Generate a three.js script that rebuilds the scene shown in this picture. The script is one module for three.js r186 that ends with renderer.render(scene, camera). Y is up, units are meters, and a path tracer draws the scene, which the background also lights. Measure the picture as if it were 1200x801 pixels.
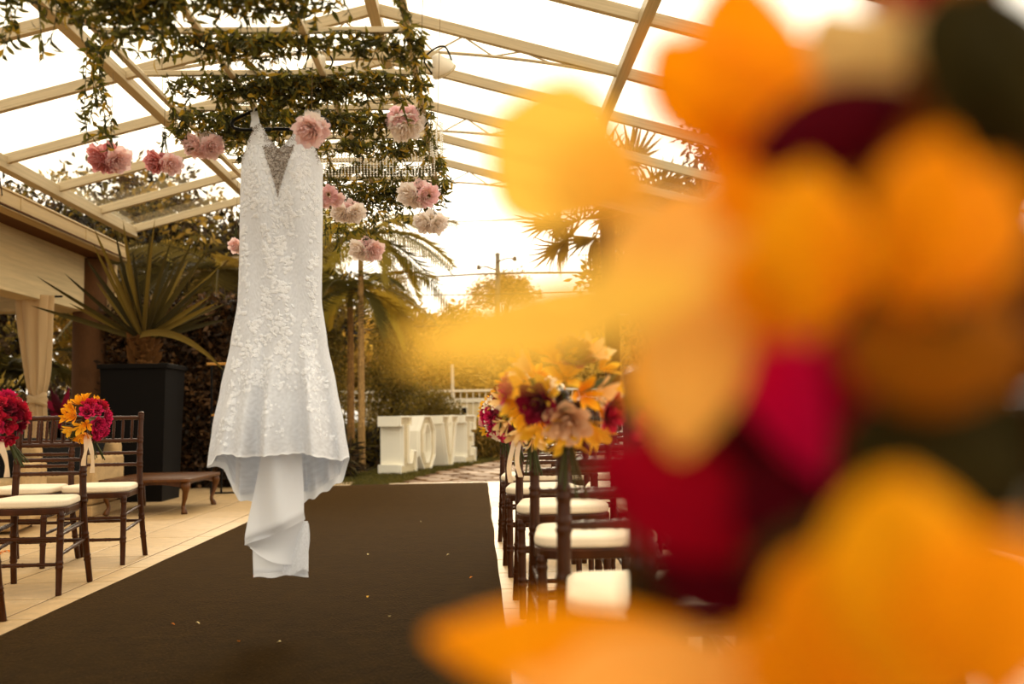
import * as THREE from 'three';
import { mergeGeometries, mergeVertices } from 'three/addons/utils/BufferGeometryUtils.js';
import { RoundedBoxGeometry } from 'three/addons/geometries/RoundedBoxGeometry.js';
import { ImprovedNoise } from 'three/addons/math/ImprovedNoise.js';

// ---------------------------------------------------------------- camera, sky, sun, exposure
const scene = new THREE.Scene();
const renderer = new THREE.WebGLRenderer({ antialias: true });
renderer.toneMapping = THREE.LinearToneMapping;
renderer.toneMappingExposure = 1.0;
renderer.shadowMap.enabled = true;

const EYE = new THREE.Vector3(0, 0.87, 0);
const camera = new THREE.PerspectiveCamera(2 * Math.atan(400.5 / 1167) * 180 / Math.PI, 1200 / 801, 0.05, 400);
camera.filmGauge = 36;
camera.position.copy(EYE);
{ // a 35 mm lens held at seat-back height, tilted up a little, rolled by under a degree
  const right = new THREE.Vector3(0.99933817, -0.01642674, 0.03245594);
  const up = new THREE.Vector3(0.01399165, 0.99716899, 0.07387996);
  const back = new THREE.Vector3(-0.03357766, -0.07337695, 0.99673886);
  camera.quaternion.setFromRotationMatrix(new THREE.Matrix4().makeBasis(right, up, back));
}
camera.focus = 5.6;
camera.userData.fStop = 2.0;

const SUN_DIR = new THREE.Vector3(-0.05, 0.5, -0.86).normalize();   // behind thin cloud, beyond the garden
{
  const W = 256, H = 128, data = new Float32Array(W * H * 4);
  for (let r = 0; r < H; r++) for (let c = 0; c < W; c++) {
    const el = ((r + 0.5) / H - 0.5) * Math.PI, az = ((c + 0.5) / W - 0.5) * 2 * Math.PI;
    const x = Math.cos(az) * Math.cos(el), y = Math.sin(el), z = Math.sin(az) * Math.cos(el);
    const cos = x * SUN_DIR.x + y * SUN_DIR.y + z * SUN_DIR.z;
    const glow = Math.exp(-((Math.acos(Math.min(1, Math.max(-1, cos))) / 0.75) ** 2));
    const L = el > 0 ? 1.0 + 0.25 * y + 0.55 * glow : 0.25;
    const i = (r * W + c) * 4;
    data[i] = L * 1.0; data[i + 1] = L * (0.90 - 0.01 * glow); data[i + 2] = L * (0.74 - 0.04 * glow); data[i + 3] = 1;
  }
  const sky = new THREE.DataTexture(data, W, H, THREE.RGBAFormat, THREE.FloatType);
  sky.mapping = THREE.EquirectangularReflectionMapping; sky.magFilter = THREE.LinearFilter; sky.needsUpdate = true;
  scene.background = sky; scene.environment = sky;
  scene.backgroundIntensity = 1.9; scene.environmentIntensity = 1.9;
}
const sun = new THREE.DirectionalLight(new THREE.Color(1, 0.86, 0.62), 2.2);
sun.position.copy(SUN_DIR).multiplyScalar(30); sun.target.position.set(0, 0, -6);
sun.position.add(sun.target.position);
sun.castShadow = true; sun.shadow.radius = 30; sun.shadow.mapSize.set(2048, 2048);
Object.assign(sun.shadow.camera, { left: -14, right: 14, top: 14, bottom: -14, near: 1, far: 80 });
scene.add(sun, sun.target);

// ---------------------------------------------------------------- helpers
let seed = 12345;
const rnd = () => { seed |= 0; seed = (seed + 0x6D2B79F5) | 0; let t = Math.imul(seed ^ (seed >>> 15), 1 | seed); t = (t + Math.imul(t ^ (t >>> 7), 61 | t)) ^ t; return ((t ^ (t >>> 14)) >>> 0) / 4294967296; };
const rr = (a, b) => a + (b - a) * rnd();
const pick = (a) => a[Math.floor(rnd() * a.length)];
const V = (x, y, z) => new THREE.Vector3(x, y, z);
const lerp = (a, b, t) => a + (b - a) * t, clamp = (x, a, b) => Math.min(b, Math.max(a, x));
const sstep = (a, b, x) => { const t = clamp((x - a) / (b - a), 0, 1); return t * t * (3 - 2 * t); };
const perlin = new ImprovedNoise();
const used = {};
const numbered = (n) => { const k = used[n] = (used[n] ?? -1) + 1; return k ? `${n}_${String(k).padStart(3, '0')}` : n; };
function mesh(name, geo, material, parent) {
  const m = new THREE.Mesh(geo, material); m.name = parent ? name : numbered(name); m.castShadow = m.receiveShadow = true;
  (parent ?? scene).add(m); return m;
}
function tag(o, label, category, group) { o.userData.label = label; o.userData.category = category; if (group) o.userData.group = group; return o; }
function thing(name, label, category, pos = [0, 0, 0], turn = 0, group) {
  const o = new THREE.Group(); o.name = numbered(name); scene.add(o); o.position.set(...pos); o.rotation.y = turn; return tag(o, label, category, group);
}
function structure(name, pos = [0, 0, 0]) { const o = new THREE.Group(); o.name = numbered(name); o.userData.kind = 'structure'; o.position.set(...pos); scene.add(o); return o; }
function part(name, parent) { const o = new THREE.Group(); o.name = name; parent.add(o); return o; }
function copyOf(src, pos, turn, label, group) {
  const c = src.clone(); c.name = numbered(src.name.replace(/_\d{3}$/, '')); c.userData = { ...src.userData };
  c.position.set(...pos); c.rotation.y = turn; if (label) c.userData.label = label; if (group) c.userData.group = group; scene.add(c); return c;
}
function merge(list) { // merged, with position, normal and uv only (plus colour if all have it)
  const color = list.every((g) => g.attributes.color);
  const out = list.map((g) => { const n = g.index ? g.toNonIndexed() : g; for (const k of Object.keys(n.attributes)) if (!['position', 'normal', 'uv'].includes(k) && !(color && k === 'color')) n.deleteAttribute(k); return n; });
  return mergeGeometries(out);
}
const xf = (g, p = [0, 0, 0], r = [0, 0, 0], s = [1, 1, 1]) => { const m = new THREE.Matrix4().compose(V(...p), new THREE.Quaternion().setFromEuler(new THREE.Euler(...r)), V(...(Array.isArray(s) ? s : [s, s, s]))); return g.clone().applyMatrix4(m); };
const box = (w, h, d, r = 0.004) => new RoundedBoxGeometry(w, h, d, 1, Math.min(r, w / 2.5, h / 2.5, d / 2.5));
function bar(a, b, w, h, r = 0.004) { // a box-section bar from a to b, w across, h in the upright direction
  const A = V(...a), B = V(...b), L = A.distanceTo(B), g = box(w, h, L, r);
  const z = B.clone().sub(A).normalize(), up = Math.abs(z.y) > 0.99 ? V(1, 0, 0) : V(0, 1, 0), x = up.clone().cross(z).normalize(), y = z.clone().cross(x);
  return g.applyMatrix4(new THREE.Matrix4().makeBasis(x, y, z).setPosition(A.clone().add(B).multiplyScalar(0.5)));
}
function tube(pts, r, radial = 6, seg = null, closed = false) {
  const c = new THREE.CatmullRomCurve3(pts.map((p) => (p.isVector3 ? p : V(...p))), closed, 'centripetal');
  return new THREE.TubeGeometry(c, seg ?? Math.max(2, pts.length * 4), r, radial, closed);
}
function sweep(pts, radius, radial = 8, seg = 24) { // a tube whose radius is a function of 0..1 along it, with closed ends
  const c = new THREE.CatmullRomCurve3(pts.map((p) => (p.isVector3 ? p : V(...p))), false, 'centripetal');
  const fr = c.computeFrenetFrames(seg, false), pos = [], uv = [], idx = [], L = c.getLength();
  for (let i = 0; i <= seg; i++) {
    const t = i / seg, p = c.getPointAt(t), R = radius(t);
    for (let j = 0; j <= radial; j++) { const a = j / radial * Math.PI * 2, n = fr.normals[i].clone().multiplyScalar(Math.cos(a)).addScaledVector(fr.binormals[i], Math.sin(a)); pos.push(p.x + n.x * R, p.y + n.y * R, p.z + n.z * R); uv.push(j / radial, t * L); }
  }
  for (let i = 0; i < seg; i++) for (let j = 0; j < radial; j++) { const a = i * (radial + 1) + j, b = a + radial + 1; idx.push(a, b, a + 1, b, b + 1, a + 1); }
  for (const [i, s] of [[0, 1], [seg, -1]]) { const k = pos.length / 3, p = c.getPointAt(i / seg); pos.push(p.x, p.y, p.z); uv.push(0.5, 0); for (let j = 0; j < radial; j++) { const a = i * (radial + 1) + j; s > 0 ? idx.push(k, a, a + 1) : idx.push(k, a + 1, a); } }
  const g = new THREE.BufferGeometry(); g.setAttribute('position', new THREE.Float32BufferAttribute(pos, 3)); g.setAttribute('uv', new THREE.Float32BufferAttribute(uv, 2)); g.setIndex(idx); g.computeVertexNormals(); return g;
}
function grid(nu, nv, fn, uvs = [1, 1]) { // surface fn(u, v) -> [x, y, z]
  const pos = [], uv = [], idx = [];
  for (let j = 0; j <= nv; j++) for (let i = 0; i <= nu; i++) { pos.push(...fn(i / nu, j / nv)); uv.push(i / nu * uvs[0], j / nv * uvs[1]); }
  for (let j = 0; j < nv; j++) for (let i = 0; i < nu; i++) { const a = j * (nu + 1) + i, b = a + nu + 1; idx.push(a, a + 1, b, b, a + 1, b + 1); }
  const g = new THREE.BufferGeometry(); g.setAttribute('position', new THREE.Float32BufferAttribute(pos, 3)); g.setAttribute('uv', new THREE.Float32BufferAttribute(uv, 2)); g.setIndex(idx); g.computeVertexNormals(); return g;
}
function leafGeo(L, W, droop = 0.25, fold = 0.25, n = 4, tip = 0.75) { // a pointed leaf that grows from the origin along +y, its face to +z
  return grid(2, n, (u, t) => {
    const w = W * Math.sin(Math.PI * Math.pow(Math.min(0.985, t * 0.96 + 0.02), tip)) * 0.5, s = u * 2 - 1;
    return [s * w, L * t * (1 - 0.25 * droop * t), -droop * L * t * t + Math.abs(s) * w * fold];
  });
}
// ---------------------------------------------------------------- textures and materials
function noiseTexture(size, fn, srgb, rx = 1, ry = rx) {
  const d = new Uint8Array(size * size * 4);
  for (let y = 0; y < size; y++) for (let x = 0; x < size; x++) { const c = fn(x / size, y / size), i = (y * size + x) * 4; for (let k = 0; k < 3; k++) d[i + k] = clamp(255 * (Array.isArray(c) ? c[k] : c), 0, 255); d[i + 3] = 255; }
  const t = new THREE.DataTexture(d, size, size); t.magFilter = THREE.LinearFilter; t.minFilter = THREE.LinearFilter; t.wrapS = t.wrapT = THREE.RepeatWrapping; t.repeat.set(rx, ry); if (srgb) t.colorSpace = THREE.SRGBColorSpace; t.needsUpdate = true; return t;
}
const tn = (x, y, f, s = 0) => { // tileable noise, about -1..1
  const a = perlin.noise(x * f, y * f, s), b = perlin.noise((x - 1) * f, y * f, s), c = perlin.noise(x * f, (y - 1) * f, s), d = perlin.noise((x - 1) * f, (y - 1) * f, s);
  return lerp(lerp(a, b, x), lerp(c, d, x), y);
};
const C = (r, g, b) => new THREE.Color().setRGB(r / 255, g / 255, b / 255, THREE.SRGBColorSpace);
const std = (c, o = {}) => new THREE.MeshPhysicalMaterial({ color: c, roughness: 0.7, specularIntensity: 0.35, side: THREE.DoubleSide, ...o });
const phy = (c, o = {}) => new THREE.MeshPhysicalMaterial({ color: c, roughness: 0.7, side: THREE.DoubleSide, ...o });
const grainTex = noiseTexture(256, (x, y) => { const n = 0.86 + 0.1 * tn(x, y, 6, 3) + 0.07 * tn(x, y, 24, 8) + 0.05 * tn(x, y, 80, 1); return [n, n * 0.995, n * 0.98]; }, true);
const dirtTex = noiseTexture(256, (x, y) => { const n = 0.82 + 0.12 * tn(x, y, 4, 13) - 0.25 * Math.max(0, tn(x, y, 9, 5) - 0.25) + 0.06 * tn(x, y, 50, 2); return [n, n * 0.98, n * 0.94]; }, true);
const fibreBump = noiseTexture(512, (x, y) => 0.5 + 0.25 * tn(x, y * 0.25, 140, 2) + 0.2 * tn(x, y, 60, 7) + 0.12 * tn(x, y, 10, 4), false);
const carpetTex = noiseTexture(512, (x, y) => { const n = 0.72 + 0.18 * tn(x, y, 7, 2) + 0.22 * tn(x * 0.5, y, 90, 5) + 0.18 * tn(x, y, 200, 9); return [n, n * 0.97, n * 0.9]; }, true);
const woodTex = noiseTexture(256, (x, y) => { const n = 0.72 + 0.22 * tn(x, y * 0.15, 22, 2) + 0.14 * tn(x, y, 8, 6); return [n, n * 0.94, n * 0.85]; }, true);
const laceBump = noiseTexture(512, (x, y) => 0.5 + 0.3 * Math.sign(tn(x, y, 20, 3)) * Math.sqrt(Math.abs(tn(x, y, 20, 3))) + 0.25 * tn(x, y, 70, 5), false);
const laceTex = noiseTexture(512, (x, y) => { const n = 0.96 + 0.03 * clamp(tn(x, y, 22, 3) * 3, -1, 1) + 0.03 * tn(x, y, 90, 4); return [n, n, n]; }, true);
const barkTex = noiseTexture(256, (x, y) => { const n = 0.72 + 0.25 * tn(x, y, 10, 2) + 0.2 * (tn(x, y, 26, 9) > 0.18 ? 1 : 0); return [n, n * 0.93, n * 0.8]; }, true);

const M = {
  frame: std(C(232, 212, 174), { map: grainTex, roughness: 0.55 }),
  gutter: std(C(228, 200, 150), { map: dirtTex, roughness: 0.6 }),
  plaster: std(C(250, 226, 178), { map: grainTex, roughness: 0.9 }),
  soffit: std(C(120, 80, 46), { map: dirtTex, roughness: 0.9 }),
  pillar: std(C(112, 78, 50), { map: dirtTex, bumpMap: fibreBump, bumpScale: 0.004, roughness: 0.95 }),
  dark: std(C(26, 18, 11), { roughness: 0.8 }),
  glass: phy(new THREE.Color(0.93, 0.92, 0.88), { transmission: 1, thickness: 0, roughness: 0.05, ior: 1.45 }),
  grout: std(C(58, 34, 14), { roughness: 0.9 }),
  tiles: [0, 1, 2, 3].map((k) => phy(C(232 - k * 4, 196 - k * 4, 146 - k * 5), { map: grainTex, roughness: 0.36 + 0.04 * k })),
  carpet: std(C(50, 36, 12), { specularIntensity: 0.05, sheen: 0.7, sheenRoughness: 0.4, sheenColor: C(170, 122, 56), map: carpetTex, bumpMap: fibreBump, bumpScale: 0.006, roughness: 0.95 }),
  chair: phy(C(88, 47, 10), { map: woodTex, roughness: 0.34, specularIntensity: 0.38, clearcoat: 0.05, clearcoatRoughness: 0.25 }),
  cushion: std(C(244, 226, 196), { roughness: 0.62 }),
  table: phy(C(122, 76, 24), { map: woodTex, roughness: 0.42, specularIntensity: 0.5, clearcoat: 0.1, clearcoatRoughness: 0.3 }),
  planter: std(C(13, 10, 8), { roughness: 0.6, specularIntensity: 0.2 }),
  black: std(C(9, 8, 7), { roughness: 0.4 }),
  blackCloth: std(C(15, 12, 10), { roughness: 0.85 }),
  brass: std(C(214, 158, 80), { roughness: 0.35, metalness: 0.6 }),
  lace: phy(new THREE.Color(0.88, 0.91, 0.97), { map: laceTex, bumpMap: laceBump, bumpScale: 0.0008, roughness: 0.97, specularIntensity: 0.5, transmission: 0.25, thickness: 0 }),
  satin: phy(new THREE.Color(0.87, 0.895, 0.94), { transmission: 0.22, thickness: 0, roughness: 0.92, sheen: 0.3, sheenRoughness: 0.5 }),
  applique: std(new THREE.Color(0.86, 0.885, 0.93), { roughness: 0.6 }),
  illusion: std(C(196, 190, 184), { roughness: 0.7 }),
  bead: std(C(160, 148, 138), { roughness: 0.22, metalness: 0.6 }),
  curtain: phy(C(216, 184, 136), { roughness: 0.96, transmission: 0.15, thickness: 0 }),
  sofa: std(C(214, 180, 130), { map: grainTex, roughness: 0.9 }),
  letter: std(C(252, 246, 226), { roughness: 0.5 }),
  letterFace: std(C(246, 230, 190), { map: grainTex, roughness: 0.6 }),
  ribbon: phy(C(240, 214, 180), { roughness: 0.95, transmission: 0.2, thickness: 0 }),
  stem: std(C(60, 62, 28), { roughness: 0.6 }),
  bark: std(C(226, 192, 140), { map: barkTex, roughness: 0.95 }),
  trunk: std(C(92, 68, 40), { map: barkTex, roughness: 0.95 }),
  concrete: std(C(176, 160, 130), { map: dirtTex, roughness: 0.9 }),
  wire: std(C(120, 100, 70), { roughness: 0.8 }),
  fence: std(C(238, 226, 200), { roughness: 0.5 }),
  ground: std(C(70, 60, 26), { map: carpetTex, roughness: 1 }),
  stones: [0, 1, 2].map((k) => phy(C(170 - k * 22, 126 - k * 20, 70 - k * 16), { map: dirtTex, roughness: 0.55 + 0.1 * k, specularIntensity: 0.3 })),
  crystal: phy(new THREE.Color(0.96, 0.95, 0.92), { roughness: 0.97, transmission: 0.6, thickness: 0 }),
  lampWhite: std(C(236, 226, 205), { roughness: 0.35 }),
};
const leafMat = (r, g, b, t = 0.38) => phy(C(r, g, b), { roughness: 0.96, specularIntensity: 0.4, transmission: t, thickness: 0 });
M.vine = [leafMat(94, 90, 26, 0.42), leafMat(70, 68, 22, 0.42), leafMat(118, 108, 30, 0.42), leafMat(178, 144, 38, 0.42), leafMat(60, 60, 22, 0.42)];
M.vineInst = leafMat(255, 255, 255, 0.45);
M.leafInst = leafMat(255, 255, 255, 0.35);
M.frond = leafMat(156, 136, 52, 0.5);
M.darkLeafInst = std(C(255, 255, 255), { roughness: 0.6 });
M.bouquetLeaf = [leafMat(62, 66, 30, 0.25), leafMat(84, 84, 40, 0.25)];
const vcol = new THREE.MeshPhysicalMaterial({ vertexColors: true, roughness: 0.97, specularIntensity: 0.3, transmission: 0.22, thickness: 0, side: THREE.DoubleSide });

// ---------------------------------------------------------------- setting: ground, floor, tiles
{
  const g = new THREE.PlaneGeometry(260, 260); g.rotateX(-Math.PI / 2); g.attributes.uv.array.forEach((v, i, a) => { a[i] = v * 90; });
  const ground = mesh('ground', xf(g, [0, -0.06, -60]), M.ground); ground.userData.kind = 'structure';
  const floor = structure('floor');
  mesh('slab', new THREE.BoxGeometry(13.5, 0.2, 18.2).translate(-3.4, -0.1035, -4.1), M.grout, floor);
  const tx = 0.445, tz = 0.51, tileGeo = new RoundedBoxGeometry(tx - 0.012, 0.012, tz - 0.012, 1, 0.003);
  const place = (x, z) => { const m = mesh('tile', tileGeo, pick(M.tiles), floor); m.position.set(x, -0.006 + rr(-0.0006, 0.0006), z); return m; };
  const left = []; for (let i = 0; i < 13; i++) for (let k = 0; k < 26; k++) left.push([-2.145 + tx / 2 - tx * i, -0.5 - tz * (k + 0.5)]);
  left.forEach(([x, z]) => { if (x > -5.6 && z < -3.3) place(x, z); });
  for (let i = 0; i < 5; i++) for (let k = 0; k < 22; k++) place(0.04 + tx * (i + 0.5), -2.03 - tz * (k + 0.5));
  // beyond the reach of single tiles: the same tiles, joined
  const rest = []; const add = (x, z) => rest.push(xf(tileGeo, [x, -0.006, z]));
  left.forEach(([x, z]) => { if (!(x > -5.6 && z < -3.3)) add(x, z); });
  for (let i = 0; i < 7; i++) for (let k = 0; k < 13; k++) add(0.04 + tx * (i + 0.5), 4.6 - tz * (k + 0.5));
  for (let i = 5; i < 7; i++) for (let k = 0; k < 22; k++) add(0.04 + tx * (i + 0.5), -2.03 - tz * (k + 0.5));
  const r = mesh('further_tiles', merge(rest), M.tiles[1], floor); r.userData.kind = 'stuff';
}
{ // the carpet, its edges not quite straight
  const nx = 12, nz = 60, top = grid(nx, nz, (u, v) => {
    const z = lerp(1.5, -13.06 - 0.1 * u, v), wl = 0.012 * perlin.noise(z * 1.3, 2, 0), wr = 0.01 * perlin.noise(z * 1.1, 8, 0);
    const x = lerp(-1.99 + wl, 0.095 + wr, u), edge = u === 0 || u === 1 || v === 0 || v === 1;
    return [x, edge ? 0.001 : 0.009 + 0.002 * perlin.noise(x * 2, z * 2, 5), z];
  }, [2.1 / 0.8, 14.6 / 0.8]);
  tag(mesh('carpet_runner', top, M.carpet), 'long dark brown felt carpet running down the aisle between the chairs', 'carpet');
}

// ---------------------------------------------------------------- setting: glass roof
{
  const roof = structure('ceiling'), Zs = []; for (let z = -12.45; z < 4; z += 1.13) Zs.push(z);
  const zA = Zs[0], zB = Zs[Zs.length - 1];
  const RX = -0.81, RY = 4.19, EL = -4.3, ER = 2.66, EY = 3.26, PL = -2.84, PR = 1.2;
  const yOf = (x) => (x < RX ? lerp(RY, EY, (RX - x) / (RX - EL)) : lerp(RY, EY, (x - RX) / (ER - RX)));
  for (const z of Zs) for (const [a, b] of [[EL, RX], [RX, ER]]) mesh('rafter', bar([a, yOf(a), z], [b, yOf(b), z], 0.055, 0.09), M.frame, roof);
  mesh('ridge_beam', bar([RX, RY - 0.03, zA], [RX, RY - 0.03, zB], 0.09, 0.1), M.frame, roof);
  for (const x of [PL, PR]) mesh('purlin', bar([x, yOf(x) - 0.02, zA], [x, yOf(x) - 0.02, zB], 0.09, 0.08), M.frame, roof);
  for (const x of [EL, ER]) mesh('eave_beam', bar([x, EY - 0.03, zA - 0.03], [x, EY - 0.03, zB], 0.1, 0.12), M.frame, roof);
  const cuts = [EL, PL, RX, PR, ER];
  for (let i = 0; i + 1 < Zs.length; i++) for (let k = 0; k < 4; k++) {
    const a = cuts[k] , b = cuts[k + 1], zc = (Zs[i] + Zs[i + 1]) / 2;
    const L = Math.hypot(b - a, yOf(b) - yOf(a)), g = new THREE.PlaneGeometry(L - 0.01, 1.12, 1, 1); g.rotateX(-Math.PI / 2);
    const m = mesh('glass_pane', g, M.glass, roof); m.position.set((a + b) / 2, (yOf(a) + yOf(b)) / 2 + 0.052, zc); m.rotation.z = Math.atan2(yOf(b) - yOf(a), b - a);
  }
  // light bow trusses under every second rafter
  for (const z of [Zs[0], Zs[2], Zs[4], Zs[6], Zs[8]]) {
    const t = part('truss', roof), xs = [-2.75, -2.25, -1.78, -1.28, -0.81, -0.33, 0.15, 0.63, 1.13], yc = (x) => 3.84 - 0.055 * (x - RX) ** 2 + 0;
    mesh('chord', tube(xs.map((x) => [x, yc(x), z]), 0.013, 6), M.frame, t);
    for (let i = 0; i + 1 < xs.length; i++) { const m = (xs[i] + xs[i + 1]) / 2; mesh('web_rod', merge([tube([[xs[i], yc(xs[i]), z], [m, yOf(m) - 0.04, z]], 0.008, 5, 2), tube([[m, yOf(m) - 0.04, z], [xs[i + 1], yc(xs[i + 1]), z]], 0.008, 5, 2)]), M.frame, t); }
  }
  // posts that carry the right eave, mostly hidden by flowers
  for (const z of [Zs[0], Zs[4], Zs[8]]) mesh('post', bar([ER, 0, z], [ER, EY, z], 0.09, 0.09), M.frame, roof);
  // floodlights hang from a batten under the second truss
  const zT = Zs[4];
  mesh('batten', bar([-1.28, 3.79, zT], [-0.28, 3.8, zT], 0.05, 0.05), M.frame, roof);
  for (const [s, lab] of [[-1, 'white floodlight hanging under the roof truss left of the ridge'], [1, 'white floodlight hanging under the roof truss right of the ridge']]) {
    const f = thing('floodlight', lab, 'lamp', [s < 0 ? -1.27 : -0.27, 3.7, zT + 0.03]);
    f.rotation.set(0.5, s * 0.4, s * 0.5);
    mesh('housing', new THREE.LatheGeometry([[0, 0.1], [0.035, 0.1], [0.05, 0.06], [0.09, 0.02], [0.1, -0.03], [0.095, -0.05], [0, -0.055]].map((p) => new THREE.Vector2(...p)), 20), M.lampWhite, f);
    mesh('rim', new THREE.TorusGeometry(0.098, 0.009, 6, 24).rotateX(Math.PI / 2).translate(0, -0.05, 0), M.frame, f);
    mesh('bracket', tube([[0.1, -0.01, 0], [0.1, 0.12, 0], [0, 0.15, 0], [-0.1, 0.12, 0], [-0.1, -0.01, 0]], 0.008, 5), M.black, f);
  }
}

// ---------------------------------------------------------------- setting: the pavilion on the left
{
  const p = structure('wall_left');
  mesh('fascia_beam', box(0.3, 0.75, 17, 0.01).translate(-5.25, 2.68, -4.75), M.plaster, p);
  mesh('end_beam', box(4.4, 0.75, 0.3, 0.01).translate(-7.6, 2.68, -13.1), M.plaster, p);
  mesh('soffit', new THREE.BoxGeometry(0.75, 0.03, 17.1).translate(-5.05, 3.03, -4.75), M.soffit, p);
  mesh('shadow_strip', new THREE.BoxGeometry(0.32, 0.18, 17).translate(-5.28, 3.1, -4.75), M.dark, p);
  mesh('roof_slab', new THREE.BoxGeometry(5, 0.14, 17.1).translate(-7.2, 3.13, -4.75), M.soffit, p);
  mesh('inner_wall', new THREE.BoxGeometry(0.2, 2.4, 12).translate(-9.6, 1.2, -1), M.plaster, p);
  // box gutter: a front lip, a floor and a bead along the top
  mesh('gutter', merge([box(0.02, 0.2, 17.2, 0.006).translate(-4.7, 3.105, -4.75), box(0.12, 0.02, 17.2, 0.006).translate(-4.76, 3.01, -4.75), box(0.04, 0.025, 17.2, 0.008).translate(-4.695, 3.2, -4.75), box(0.02, 0.03, 17.2, 0.006).translate(-4.685, 3.02, -4.75)]), M.gutter, p);
  for (const z of [-2.5, -4.5, -6.5, -8.5, -10.3, -12]) mesh('gutter_joint', box(0.03, 0.21, 0.05).translate(-4.697, 3.105, z), M.gutter, p);
  for (const z of [-2.5, -5.5, -8.5, -9.9]) mesh('tie_rod', tube([[-4.32, 3.22, z + 0.9], [-4.7, 3.12, z]], 0.006, 5, 2), M.black, p);
  mesh('pillar', new THREE.CylinderGeometry(0.205, 0.215, 3.0, 28).translate(-5.1, 1.5, -13.2), M.pillar, p);
  mesh('pillar', new THREE.CylinderGeometry(0.205, 0.215, 3.0, 28).translate(-5.3, 1.5, -2.2), M.pillar, p);
  mesh('downpipe', box(0.12, 1.1, 0.1, 0.01).translate(-4.86, 2.4, -13.3), M.gutter, p);
}

// ---------------------------------------------------------------- chairs
const ring = (t, nodes, L) => { let b = 0; for (const n of nodes) for (const o of [-0.011, 0.011]) { const d = (t * L - n - o) / 0.0055; b += Math.exp(-d * d); } return b; };
function turned(pts, r, nodes, radial = 9, seg = null) {
  const c = new THREE.CatmullRomCurve3(pts.map((p) => V(...p)), false, 'centripetal'), L = c.getLength();
  return sweep(pts, (t) => r * (1 + 0.24 * Math.min(1, ring(t, nodes, L)) - 0.06 * Math.cos(t * Math.PI * 2)), radial, seg ?? Math.ceil(L / 0.0075));
}
function seatShape(inset) {
  const s = new THREE.Shape(), f = 0.205 - inset, b = 0.175 - inset, z0 = -0.19 + inset, z1 = 0.225 - inset, r = 0.07;
  s.moveTo(-b + r * 0.6, z0); s.lineTo(b - r * 0.6, z0); s.quadraticCurveTo(b, z0, b + 0.003, z0 + r * 0.6); s.lineTo(f, z1 - r * 1.3); s.quadraticCurveTo(f, z1, f - r * 1.4, z1); s.quadraticCurveTo(0, z1 + 0.012, -f + r * 1.4, z1); s.quadraticCurveTo(-f, z1, -f, z1 - r * 1.3); s.lineTo(-b - 0.003, z0 + r * 0.6); s.quadraticCurveTo(-b, z0, -b + r * 0.6, z0); return s;
}
function makeChair(label, pos, turn, group) {
  const c = thing('chiavari_chair', label, 'chair', pos, turn, group);
  const cu = new THREE.ExtrudeGeometry(seatShape(0.022), { depth: 0.012, bevelEnabled: true, bevelThickness: 0.016, bevelSize: 0.02, bevelSegments: 5, curveSegments: 10, steps: 1 });
  mesh('seat_cushion', cu.rotateX(Math.PI / 2).translate(0, 0.466, 0), M.cushion, c);
  const fr = new THREE.ExtrudeGeometry(seatShape(0.006), { depth: 0.022, bevelEnabled: true, bevelThickness: 0.006, bevelSize: 0.006, bevelSegments: 2, curveSegments: 8, steps: 1 });
  mesh('seat_frame', fr.rotateX(Math.PI / 2).translate(0, 0.434, 0), M.chair, c);
  for (const s of [-1, 1]) {
    mesh('front_leg', turned([[s * 0.185, 0, 0.2], [s * 0.184, 0.42, 0.185]], 0.0165, [0.15, 0.29, 0.39]), M.chair, c);
    mesh('rear_leg', turned([[s * 0.2, 0, -0.235], [s * 0.19, 0.2, -0.195], [s * 0.18, 0.42, -0.172], [s * 0.174, 0.65, -0.178], [s * 0.17, 0.915, -0.215]], 0.0175, [0.14, 0.26, 0.46, 0.6, 0.68, 0.76, 0.91]), M.chair, c);
    mesh('finial', new THREE.SphereGeometry(0.02, 10, 8).scale(1, 0.7, 1).translate(s * 0.17, 0.922, -0.216), M.chair, c);
    mesh('side_stretcher', turned([[s * 0.185, 0.3, 0.19], [s * 0.183, 0.33, -0.18]], 0.009, [0.1, 0.19, 0.27], 7), M.chair, c);
    mesh('side_stretcher', turned([[s * 0.186, 0.2, 0.193], [s * 0.188, 0.24, -0.2]], 0.009, [0.1, 0.19, 0.27], 7), M.chair, c);
  }
  mesh('front_stretcher', turned([[-0.185, 0.155, 0.195], [0.185, 0.155, 0.195]], 0.0095, [0.09, 0.18, 0.28], 7), M.chair, c);
  mesh('front_stretcher', turned([[-0.185, 0.285, 0.19], [0.185, 0.285, 0.19]], 0.0095, [0.09, 0.18, 0.28], 7), M.chair, c);
  mesh('rear_stretcher', turned([[-0.188, 0.23, -0.2], [0.188, 0.23, -0.2]], 0.0095, [0.09, 0.18, 0.28], 7), M.chair, c);
  for (const [y, z, r] of [[0.895, -0.212, 0.0125], [0.748, -0.193, 0.0125], [0.668, -0.181, 0.0105], [0.594, -0.175, 0.0105]])
    mesh('back_rail', turned([[-0.172, y, z], [0.172, y, z]], r, [0.06, 0.14, 0.2, 0.29], 8), M.chair, c);
  for (let k = 0; k < 5; k++) { const x = (k - 2) * 0.058; mesh('back_spindle', turned([[x, 0.75, -0.193], [x, 0.893, -0.211]], 0.0085, [0.05, 0.1], 7), M.chair, c); }
  return c;
}
const CH = [
  ['chiavari chair nearest the camera on the left, at the carpet edge with a round red and orange bouquet', [-2.33, 0, -5.36], -0.03],
];
const chairA = makeChair('dark wooden chair with white cushion, nearest whole chair on the left beside the carpet', [-2.335, 0, -5.37], 0.06);
copyOf(chairA, [-2.38, 0, -6.41], 0.05, 'dark wooden chair on the left, between the round bouquet and the low wooden table');
copyOf(chairA, [-2.81, 0, -6.36], -0.06, 'dark wooden chair seen through the back of the nearest left chair');
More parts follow.
